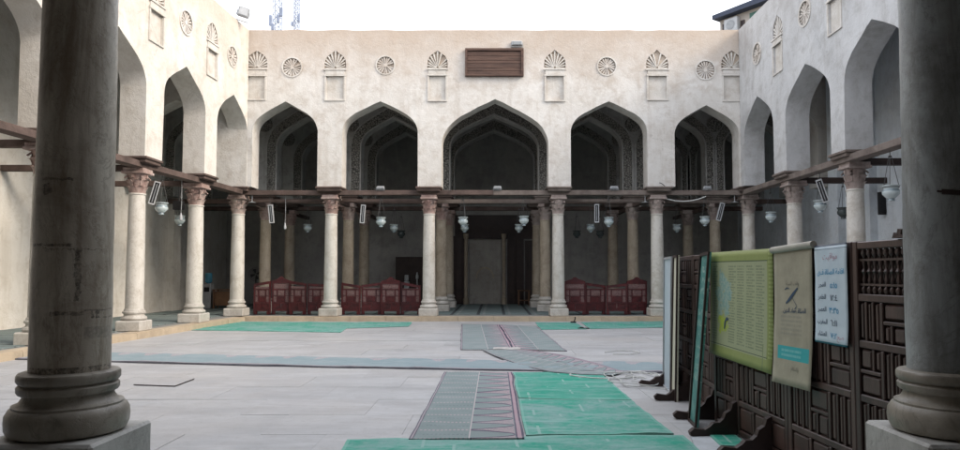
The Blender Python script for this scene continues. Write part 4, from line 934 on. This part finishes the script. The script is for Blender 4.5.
# ------------------------------------------------------------------ dark wooden notice screens on the right
def foot_mesh():
    f = MB(); pr = [(0, 0), (-.40, 0), (-.45, .015), (-.46, .05), (-.42, .085), (-.36, .075), (-.31, .07), (-.26, .10), (-.23, .13), (-.17, .135), (-.13, .17), (-.11, .22), (-.06, .25), (-.04, .31), (0, .33)]
    f.prism(pr, -.03, .03, lambda a, z, d: (a, d, z)); return f.mesh('foot', W_DARK)
FOOT = foot_mesh()
def screen_mesh_parts(e, segs, H, lattice=None, z0=.02):
    """screen in local coords: u runs along -y (towards viewer), face towards -x at x=0"""
    def leaf_build(u0, u1, lat):
        b = MB(); w = u1-u0
        b.box(.004, .04, -u1+.004, -u0-.004, z0+.01, H-.01)
        sx = -.022
        lf = None
        frame = MB()
        frame.box(sx, .045, -u0-.055, -u0-.003, z0, H, bev=.006); frame.box(sx, .045, -u1+.003, -u1+.055, z0, H, bev=.006)
        rows = [(z0+.06, .27), (.33, .66), (.72, 1.02), (1.08, 1.34)]
        zl = [z0, .295, .69, 1.05, 1.36, H-.055]
        for z in zl: frame.box(sx+.002, .043, -u1+.055, -u0-.055, z-.0, z+.05 if z != z0 else z+.05, bev=.006)
        pans = []
        a0, a1 = u0+.057, u1-.057; ww = a1-a0; nc = max(1, round(ww/.27)); cw = ww/nc
        for r in range(5):
            if lat and r == 4: continue
            zb_, zt_ = zl[r]+.052, zl[r+1]-.002
            for c in range(nc):
                c0, c1 = a0+c*cw, a0+(c+1)*cw
                if c: frame.box(sx+.003, .043, -c0-.016, -c0+.016, zb_, zt_, bev=.005); 
                c0 += .018 if c else .002; c1 -= .018 if c < nc-1 else .002
                if r == 0: pans.append((c0, c1, zb_, zt_)); continue
                if (r+c) % 2:
                    k = 3; s = (c1-c0)/k
                    for i in range(k):
                        if i: frame.box(sx+.004, .043, -(c0+i*s)-.011, -(c0+i*s)+.011, zb_, zt_, bev=.004)
                        pans.append((c0+i*s+(.013 if i else 0), c0+(i+1)*s-(.013 if i < k-1 else 0), zb_, zt_))
                else:
                    k = 2; s = (zt_-zb_)/k; mid = c0+(c1-c0)*(.36 if c % 2 else .64)
                    for i in range(k):
                        if i: frame.box(sx+.004, .043, -c1, -c0, zb_+i*s-.012, zb_+i*s+.012, bev=.004)
                        q0, q1 = zb_+i*s+(.014 if i else 0), zb_+(i+1)*s-(.014 if i < k-1 else 0)
                        if (i+c) % 2:
                            frame.box(sx+.005, .043, -mid-.011, -mid+.011, q0, q1, bev=.004)
                            pans.append((c0, mid-.013, q0, q1)); pans.append((mid+.013, c1, q0, q1))
                        else: pans.append((c0, c1, q0, q1))
        lf = frame.build('screen_leaf', W_SCREEN, e)
        if lat: bb = MB(); bb.box(.028, .045, -u1+.056, -u0-.056, z0+.05, H-.06); bb.build('backboard', W_DARK, lf)
        else: b.build('backboard', W_DARK, lf)
        for (p0, p1, q0, q1) in pans:
            g = .006; h = .014; q = MB(); i_ = min(.016, (p1-p0)*.25)
            vs = [(.006, -p1+g, q0+g), (.006, -p0-g, q0+g), (.006, -p0-g, q1-g), (.006, -p1+g, q1-g), (-h, -p1+g+i_, q0+g+i_), (-h, -p0-g-i_, q0+g+i_), (-h, -p0-g-i_, q1-g-i_), (-h, -p1+g+i_, q1-g-i_)]
            q.add(vs, [(4, 5, 6, 7), (0, 1, 5, 4), (1, 2, 6, 5), (2, 3, 7, 6), (3, 0, 4, 7), (3, 2, 1, 0)]); q.build('raised_panel', W_SCREEN, lf)
        if lat:      # turned spindles, two tiers
            s0, s1 = u0+.06, u1-.06; n = 8
            for i in range(n):
                u = s0+(s1-s0)*(i+.5)/n; z_, zt = 1.41, H-.055; h = zt-z_; q = MB(); pr = []
                for k in range(25):
                    t = k/24; rr = .007+.007*abs(sin(t*pi*5))+(.006 if (t < .16 or t > .84 or .46 < t < .54) else 0); pr.append((rr, h*t))
                q.lathe(pr, 8, (.01, -u, z_)); q.build('spindle', W_SCREEN, lf)
            q = MB(); q.box(-.004, .024, -s1, -s0, 1.465, 1.479); q.box(-.004, .024, -s1, -s0, H-.135, H-.121); q.build('spindle_rail', W_SCREEN, lf)
    for (u0, u1, lat) in segs: leaf_build(u0, u1, lat)
def place_screen(label, x0, y0, x1, y1, segs, feet, H=1.765):
    """(x0,y0) far end, (x1,y1) near end"""
    e = empty('wooden_screen', (x0, y0, 0), label, 'screen', 'dark carved wooden screens', atan2(x1-x0, -(y1-y0)))
    screen_mesh_parts(e, segs, H)
    for u in feet: inst('foot', FOOT, e, (-.024, -u, 0)); inst('foot', FOOT, e, (.047, -u, 0), (0, 0, pi))
    return e
place_screen('long dark carved wooden screen carrying the posters, beside the near right column', 2.28, 7.08, 2.515, 4.08, [(0, .52, 0), (.52, 1.50, 0), (1.50, 2.42, 0), (2.42, 3.0, 1)], [.52, 1.20, 2.42])
place_screen('farther dark carved wooden screen with the white and cream boards against it', 2.46, 9.45, 2.37, 7.0, [(0, 1.2, 0), (1.2, 2.45, 0)], [.05, 1.1, 2.14])
# ragged end of the top rail
e2 = MB(); e2.prism([(0, 0), (.02, .035), (.05, .02), (.06, .055), (.10, .05), (.09, .02), (.13, .0)], -.03, .02, lambda a, z, d: (2.49+d, 4.21-a, 1.765+z)); tag(e2.build('torn_cloth', W_BEAMR), 'torn brown scrap on top of the near end of the poster screen', 'scrap')
def board(label, corners, thick, mat, name='board', cat='board', frame=None):
    """corners: near bottom, far bottom, far top, near top (world)"""
    P = [Vector(p) for p in corners]; c = P[0]; n = (P[1]-P[0]).cross(P[3]-P[0]).normalized()
    if n.x > 0: n = -n
    e = empty(name, c, label, cat)
    b = MB(); Q = [p-c for p in P]; b.add([q for q in Q]+[q+n*thick for q in Q], [(0, 1, 2, 3), (7, 6, 5, 4), (0, 4, 5, 1), (1, 5, 6, 2), (2, 6, 7, 3), (3, 7, 4, 0)]); b.build('panel', mat, e)
    if frame:
        b = MB()
        for i in range(4):
            a, d = Q[i], Q[(i+1) % 4]; u = (d-a).normalized(); w = n.cross(u)
            s = w*.03
            if (a+s-sum(Q, Vector())/4).length > (a-sum(Q, Vector())/4).length: s = -s
            a_, d_ = a+n*(thick*.9), d+n*(thick*.9)
            b.add([a_, d_, d_+s, a_+s, a_+n*.02, d_+n*.02, d_+s+n*.02, a_+s+n*.02], [(0, 1, 2, 3), (7, 6, 5, 4), (0, 4, 5, 1), (1, 5, 6, 2), (2, 6, 7, 3), (3, 7, 4, 0)])
        b.build('edge_frame', frame, e)
    return e
def teal_print():
    m = M('teal_printed_board', .45, .4); v = m.world(); X, Y, Z = m.xyz(v)
    n = m.noise(v, 8, 5, .7); letters = m.noise(m.world((1, 3.5, 1)), 14, 3, .6).gt(.56)*((Z*9.).fr().lt(.55))
    c = m.mix(n.rng(.4, .65), (.05, .19, .18), (.10, .28, .25)); c = m.mix(letters*.8*Z.gt(.45), c, (.40, .50, .46)); c = m.mix(m.noise(v, 3, 4).rng(.55, .7)*.6, c, (.32, .42, .40))
    m.color(c); return m.m
board('narrow teal printed board leaning on the far end of the poster screen', [(2.035, 6.88, 0), (2.06, 7.22, 0), (2.215, 7.24, 1.75), (2.20, 6.90, 1.765)], .02, teal_print(), 'leaning_board', 'board', W_DARK)
board('white board standing against the farther screen', [(2.27, 8.78, 0), (2.335, 9.42, 0), (2.37, 9.42, 1.76), (2.31, 8.78, 1.765)], .02, BOARD_W, 'leaning_board', 'board', WHITE)
board('narrow cream board between the white board and the teal board', [(2.20, 8.26, .0), (2.25, 8.68, .0), (2.305, 8.68, 1.77), (2.245, 8.26, 1.77)], .02, BOARD_C, 'leaning_board', 'board', W_DARK)

# posters --------------------------------------------------------
FORMS = {'ا': 'FE8D FE8E FE8D FE8E', 'ل': 'FEDD FEDE FEDF FEE0', 'ف': 'FED1 FED2 FED3 FED4', 'ج': 'FE9D FE9E FE9F FEA0', 'ر': 'FEAD FEAE FEAD FEAE', 'ظ': 'FEC5 FEC6 FEC7 FEC8', 'ه': 'FEE9 FEEA FEEB FEEC',
         'ع': 'FEC9 FECA FECB FECC', 'ص': 'FEB9 FEBA FEBB FEBC', 'م': 'FEE1 FEE2 FEE3 FEE4', 'غ': 'FECD FECE FECF FED0', 'ب': 'FE8F FE90 FE91 FE92', 'ش': 'FEB5 FEB6 FEB7 FEB8', 'ة': 'FE93 FE94 FE93 FE94',
         'و': 'FEED FEEE FEED FEEE', 'ق': 'FED5 FED6 FED7 FED8', 'ي': 'FEF1 FEF2 FEF3 FEF4', 'ت': 'FE95 FE96 FE97 FE98', 'س': 'FEB1 FEB2 FEB3 FEB4', 'د': 'FEA9 FEAA FEA9 FEAA', 'ن': 'FEE5 FEE6 FEE7 FEE8', 'ح': 'FEA1 FEA2 FEA3 FEA4', 'ء': 'FE80 FE80 FE80 FE80'}
NOJOIN = set('اروةدء')
def arabic(t):
    out = []
    for w in t.split(' '):
        r = []
        for i, ch in enumerate(w):
            if ch not in FORMS: r.append(ch); continue
            f = [chr(int(x, 16)) for x in FORMS[ch].split()]
            pv = i > 0 and w[i-1] in FORMS and w[i-1] not in NOJOIN and ch != 'ء'; nx = i < len(w)-1 and ch not in NOJOIN and w[i+1] in FORMS and w[i+1] != 'ء'
            r.append(f[3] if pv and nx else f[1] if pv else f[2] if nx else f[0])
        out.append(''.join(reversed(r)))
    return ' '.join(reversed(out))
deps = None
def ink(name, c):
    m = M(name, .8, .1); m.color(c); return m.m
INKB, INKK, INKP, INKT, INKG = ink('blue_ink', (.07, .33, .55)), ink('black_ink', (.07, .10, .15)), ink('pink_ink', (.50, .32, .38)), ink('teal_ink', (.05, .34, .38)), ink('grey_ink', (.20, .19, .16))
def text_part(parent, s, size, u, v, mat, fn, wmax=None, bold=0.):
    cu = bpy.data.curves.new('lettering', 'FONT'); cu.body = s; cu.size = size; cu.align_x = 'CENTER'; cu.resolution_u = 2; cu.offset = bold
    o = bpy.data.objects.new('lettering', cu); col.objects.link(o); bpy.context.view_layer.update()
    me = bpy.data.meshes.new_from_object(o.evaluated_get(bpy.context.evaluated_depsgraph_get())); bpy.data.objects.remove(o)
    if not len(me.vertices): return
    xs = [p.co.x for p in me.vertices]; k = 1
    if wmax and max(xs)-min(xs) > wmax: k = wmax/(max(xs)-min(xs))
    for p in me.vertices: p.co = fn(u+p.co.x*k, v+p.co.y)
    me.materials.clear(); me.materials.append(mat); t = bpy.data.objects.new('lettering', me); col.objects.link(t); t.parent = parent
SA, SB = Vector((2.28, 7.08, 0)), Vector((2.515, 4.08, 0)); SU = (SB-SA).normalized(); SN = Vector((SU.y, -SU.x, 0))
if SN.x > 0: SN = -SN
def su_of(xpx):         # distance along the poster screen of what the photo shows at column xpx
    k = (xpx-495)/680; t = (k*SA.y-SA.x)/(SU.x-k*SU.y); return t
def poster(label, xl, xr, zl, zr, zbl, zbr, mat, curl=.0, bump=.006):
    u0, u1 = su_of(xl), su_of(xr); e = empty('poster', SA+SU*u0, label, 'poster', 'posters hung on the dark screen'); base = SA+SU*u0
    def W(a, b_):      # a,b 0..1, b up
        zt = zl+(zr-zl)*a; zb_ = zbl+(zbr-zbl)*a; z = zb_+(zt-zb_)*b_; p = SU*((u1-u0)*a)+SN*(.034+bump*(1+noise.noise(Vector((a*2.2, b_*3, xl))))+curl*(1-b_)**3)
        return Vector((p.x, p.y, z))
    vs, uv, fs = [], [], []; NU, NV = 12, 20
    for k in (0, 1):
        for j in range(NV+1):
            for i in range(NU+1): vs.append(W(i/NU, j/NV)-(SN*.0025 if k else Vector())); uv.append((i/NU, j/NV))
    n = (NU+1)*(NV+1)
    for j in range(NV):
        for i in range(NU):
            p = j*(NU+1)+i; fs += [(p, p+1, p+NU+2, p+NU+1), (n+p, n+p+NU+1, n+p+NU+2, n+p+1)]
    rim = list(range(NU+1))+[j*(NU+1)+NU for j in range(1, NV+1)]+[NV*(NU+1)+i for i in range(NU-1, -1, -1)]+[j*(NU+1) for j in range(NV-1, 0, -1)]
    for i in range(len(rim)): p, q = rim[i], rim[(i+1) % len(rim)]; fs.append((p, p+n, q+n, q))
    me = bpy.data.meshes.new('sheet'); me.from_pydata(vs, [], fs); me.update(); me.polygons.foreach_set('use_smooth', [True]*len(me.polygons)); ul = me.uv_layers.new(name='UVMap')
    for l in me.loops: ul.data[l.index].uv = uv[l.vertex_index]
    me.materials.append(mat); o = bpy.data.objects.new('sheet', me); col.objects.link(o); o.parent = e
    Wd, Ht = u1-u0, (zl-zbl)
    def T(u, v): return W(u/Wd, v/Ht)+SN*.003
    return e, T, Wd, Ht
def lines_print(m, U, V, cols, rows, u0, u1, v0, v1, c, inkc, k=.6):
    a = U.rng(u0, u1); b_ = V.rng(v0, v1); ins = U.gt(u0)*U.lt(u1)*V.gt(v0)*V.lt(v1)
    cf = (a*float(cols)).fr(); rf = (b_*float(rows)).fr(); id_ = (a*float(cols)).fl()*7.3+(b_*float(rows)).fl()*3.1
    n = m.nt.nodes.new('ShaderNodeCombineXYZ'); m.nt.links.new((U*90.).k, n.inputs[0]); m.nt.links.new(id_.k, n.inputs[1])
    wob = m.noise(n.outputs[0], 1.2, 3, .7); ln = cf.gt(.06)*cf.lt((id_.sn()*.5+.5)*.25+.66)*(rf-.5).ab().lt(.26)*wob.gt(.44)
    return m.mix(ins*ln*k, c, inkc)
def p1_mat():
    m = M('yellow_green_poster', .5, .3); U, V, _ = m.xyz(m.vec('UV')); w = m.world()
    g = m.mix(m.noise(w, 9, 4), (.30, .34, .125), (.25, .295, .10)); c = g
    ins = U.gt(.03)*U.lt(.92)*V.gt(.10)*V.lt(.905); c = m.mix(ins, c, m.mix(m.noise(w, 4, 4), (.36, .385, .235), (.31, .34, .21)))
    c = m.mix(((V-.905).ab().lt(.004)+(V-.115).ab().lt(.003)).mn(1.)*U.lt(.93), c, (.04, .07, .04))
    c = m.mix((U*60.).fr().gt(.6)*U.gt(.935)*V.gt(.1)*(V*30.).fr().gt(.5), c, (.48, .56, .25))
    c = lines_print(m, U, V, 4, 30, .32, .90, .15, .87, c, (.12, .16, .10), .62); c = lines_print(m, U, V, 1, 30, .04, .15, .15, .87, c, (.13, .17, .10), .6)
    d = ((U-.235)*5.2)._m('POWER', 2.)+((V-.60)*4.0)._m('POWER', 2.); bl = (d+(m.noise(w, 10, 5, .7)-.5)*5.).lt(.45); c = m.mix(bl*.7, c, m.mix(m.noise(w, 30, 3).gt(.5), (.16, .34, .36), (.30, .42, .40)))
    d = ((U-.24)*9.)._m('POWER', 2.)+((V-.31)*9.)._m('POWER', 2.); c = m.mix((d+(m.noise(w, 16, 4)-.5)*4.).lt(.5), c, (.36, .44, .07))
    c = m.mix((U-.87).ab().lt(.006)*V.lt(.22), c, (.2, .24, .12))
    m.color(c); m.bump(m.noise(w, 5, 3), .25, .02); return m.m
def p2_mat():
    m = M('grey_beige_poster', .55, .3); U, V, _ = m.xyz(m.vec('UV')); w = m.world()
    c = m.mix(m.noise(w, 6, 5, .6).rng(.3, .7), (.40, .365, .28), (.31, .285, .215))
    c = lines_print(m, U, V, 1, 6, .14, .9, .36, .55, c, (.24, .235, .20), .5)
    band = U.gt(.12)*U.lt(.93)*(V-U*.00).gt(.185)*V.lt(.285); c = m.mix(band, c, (.04, .36, .38)); c = lines_print(m, U, V, 1, 2, .18, .88, .20, .27, c, (.20, .50, .50), .8)
    c = m.mix(m.noise(w, 3, 5, .7).rng(.55, .75)*.4, c, (.24, .24, .19)); m.color(c); m.bump(m.noise(w, 5, 3), .3, .02); return m.m
def p3_mat():
    m = M('pale_blue_poster', .45, .3); U, V, _ = m.xyz(m.vec('UV')); w = m.world()
    c = m.mix(m.noise(w, 6, 4).rng(.3, .7), (.60, .69, .76), (.52, .62, .70)); c = m.mix(V.gt(.982), c, (.05, .07, .1)); c = m.mix((V-.955).ab().lt(.003), c, (.08, .12, .2)); c = m.mix(V.lt(.018), c, (.02, .16, .22))
    m.color(c); m.bump(m.noise(w, 5, 3), .2, .02); return m.m
e, T, Wd, Ht = poster('large yellow green poster of printed columns on the dark screen', 714, 777.2, 1.762, 1.758, .73, .70, p1_mat(), .03)
for (u, v, s) in ((.42, .175, .0), (.40, .46, .0)):
    pass
b = MB(); q = [T(Wd*a, Ht*c) for a, c in ((.26, .27), (.275, .27), (.285, .33), (.30, .35), (.335, .36), (.34, .375), (.31, .385), (.29, .37), (.265, .33))]; b.add([p-SN*.0 for p in q]+[p+SN*.002 for p in q], [tuple(range(9)), tuple(range(17, 8, -1))]); b.build('printed_mark', INKK, e)
e, T, Wd, Ht = poster('grey beige hanging poster with a teal band, rolled at its top', 778.3, 817, 1.735, 1.745, .65, .665, p2_mat(), .04)
b = MB(); c0 = T(0, Ht)-Vector((0, 0, 0)); c1 = T(Wd, Ht); b.tube([c0-SU*.02+Vector((0, 0, .005)), (c0+c1)/2+Vector((0, 0, .012)), c1+SU*.03+Vector((0, 0, .02))], .028, 10); b.build('rolled_top', simple('poster_back', (.46, .44, .38), None, 6), e)
text_part(e, arabic('وقف السنة'), .045, Wd*.5, Ht*.735, INKG, T, Wd*.55)
text_part(e, arabic('الصلاة عماد الدين'), .05, Wd*.55, Ht*.535, INKK, T, Wd*.6, .0008)
text_part(e, arabic('والسلام'), .04, Wd*.6, Ht*.115, INKG, T, Wd*.5)
b = MB()
for pts, wd in ((((.33, .60), (.42, .63), (.52, .67), (.64, .715)), .02), (((.46, .66), (.54, .62), (.60, .59), (.63, .57)), .011), (((.30, .70), (.36, .715), (.42, .71)), .008), (((.56, .56), (.60, .575), (.60, .60)), .007)):
    P_ = [T(Wd*a, Ht*c)+SN*.001 for a, c in pts]; L1 = []; L2 = []
    for i, p in enumerate(P_):
        h = wd*Ht*sin(pi*(i+.6)/(len(P_)+.2))*.6; L1.append(p+Vector((0, 0, h))+SU*h*-.5); L2.append(p-Vector((0, 0, h))+SU*h*.5)
    n = len(P_); b.add(L1+L2, [(i, i+1, n+i+1, n+i) for i in range(n-1)])
b.build('emblem', INKK, e)
e, T, Wd, Ht = poster('narrow pale blue handwritten prayer time poster beside the spindle lattice', 819.7, 852.5, 1.752, 1.762, 1.04, 1.04, p3_mat(), .012)
text_part(e, arabic('مواقيت'), .062, Wd*.5, Ht*.85, INKP, T, Wd*.72, .0)
text_part(e, arabic('اقامة الصلاة فى'), .052, Wd*.5, Ht*.70, INKB, T, Wd*.85, .0003)
for i, (a, n_) in enumerate((('الفجر', '٥:١٥'), ('الظهر', '١٢:٤'), ('العصر', '٣:٣٥'), ('المغرب', '٦:١١'), ('العشاء', '٧:٢'))):
    v = Ht*(.575-.125*i)
    text_part(e, arabic(a), .048, Wd*.24, v, INKK, T, Wd*.33, .0003); text_part(e, n_, .06, Wd*.60, v-.01, INKB if i % 2 == 0 else INKK, T, Wd*.34, .0004)
text_part(e, arabic('صح'), .05, Wd*.8, Ht*.06, INKP, T, Wd*.2)

# ------------------------------------------------------------------ beyond the roofs
e = empty('neighbour_building', (13.55, 40, .45), 'pale block of flats with a dark eave showing over the right corner', 'building', None, atan2(-2.7, 1.9))
BW = simple('flats_wall', (.42, .38, .34), (.34, .31, .28), 1, .9); EAVE = simple('dark_eave', (.05, .06, .09), (.035, .045, .07), 2, .7); GREENS = simple('green_shutter', (.08, .17, .14), None, 3, .6)
b = MB(); b.box(-.1, 14, 0, 9, 0, 16.2); b.build('wall', BW, e)
b = MB(); b.prism([(-.25, 16.2), (14.4, 16.2), (14.4, 16.75), (-.25, 16.45)], -.55, 9.6, lambda a, z, d: (a, d, z)); b.build('roof', EAVE, e)
def bwin(x0, x1, z0, z1, mt):
    b = MB(); b.box(x0, x1, -.06, .0, z0, z1); b.box(x0-.05, x1+.05, -.1, -.0, z0-.08, z0); f = b.build('window', mt, e)
    b = MB(); b.box(x0+.08, (x0+x1)/2-.03, -.075, -.061, z0+.1, z1-.08); b.box((x0+x1)/2+.03, x1-.08, -.075, -.061, z0+.1, z1-.08); b.build('pane', DGLASS if mt is not GREENS else GREENS, f)
bwin(.10, .40, 15.3, 15.9, W_DARK); bwin(1.95, 2.6, 15.35, 16.0, GREENS); bwin(1.35, 1.6, 15.35, 15.75, W_DARK); bwin(3.4, 4.4, 15.0, 16.0, GREENS)
ba = empty('air_conditioner', (14.02, 39.3, 15.62), 'white air conditioner box on the neighbouring building', 'air conditioner', None, atan2(-2.7, 1.9))
b = MB(); b.box(-.45, .45, -.3, .0, 0, .85, bev=.03); b.build('casing', WHITE, ba)
b = MB(); b.lathe([(.28, 0), (.28, .02), (.05, .03)], 20); gm = b.build('fan_grille', GREYM, ba, (0, -.3, .44)); gm.rotation_euler = (pi/2, 0, 0)
# telecom mast
e = empty('telecom_mast', (-20.2, 62, 0), 'hazy lattice telecom mast beyond the left corner of the roof', 'mast', 'telecom masts')
MM = simple('hazy_steel', (.42, .46, .54), (.34, .38, .47), 3, .6, 0); MD = simple('antenna_grey', (.24, .28, .38), None, 3, .6, 0)
def mast(e, w, z0, z1):
    b = MB()
    for sx in (-1, 1):
        for sy in (-1, 1): b.tube([(sx*w/2, sy*w/2, z0), (sx*w/2, sy*w/2, z1)], .05, 5)
    z = z0; 
    while z < z1-w:
        for s in (-1, 1):
            b.tube([(-w/2, s*w/2, z), (w/2, s*w/2, z+w)], .03, 4); b.tube([(w/2, s*w/2, z), (-w/2, s*w/2, z+w)], .03, 4); b.tube([(s*w/2, -w/2, z), (s*w/2, w/2, z+w)], .03, 4); b.tube([(-w/2, s*w/2, z), (w/2, s*w/2, z)], .03, 4)
        z += w
    b.build('lattice', MM, e)
    b = MB()
    return b
b = mast(e, .62, 0, 34)
for (x, z, h) in ((-.5, 24.3, 1.0), (.5, 25.2, .8), (-.55, 28.6, 1.1), (.55, 30.2, 1.2), (-.3, 23.9, .6), (.2, 24.6, .7)): b = MB(); b.box(x-.12, x+.12, -.5, -.3, z, z+h, bev=.02); b.build('antenna', MD, e)
e = empty('telecom_mast', (-18.4, 62, 0), 'second thinner telecom mast just right of the first', 'mast', 'telecom masts')
b = mast(e, .42, 0, 34)
for (x, z, h) in ((.3, 24.7, .7), (-.35, 26.8, .9), (.35, 28.3, .9), (-.3, 24.3, .4), (.38, 30.5, 1.2)): b = MB(); b.box(x-.11, x+.11, -.45, -.28, z, z+h, bev=.02); b.build('antenna', MD, e)
e = empty('roof_floodlight', (-8.05, 21.2, 9.56), 'square pale floodlight standing on the left end of the roof edge', 'floodlight', None, .3); e.rotation_euler[1] = radians(14)
b = MB(); b.box(-.17, .17, -.08, .08, .12, .42, bev=.02); b.build('housing', GREYM, e)
b = MB(); b.box(-.13, .13, -.09, -.081, .16, .38); b.build('lens', WHITE, e)
b = MB(); b.box(-.2, -.18, -.02, .02, -.02, .3); b.box(.18, .2, -.02, .02, -.02, .3); b.box(-.2, .2, -.03, .03, -.03, .0); b.build('bracket', WHITE, e)
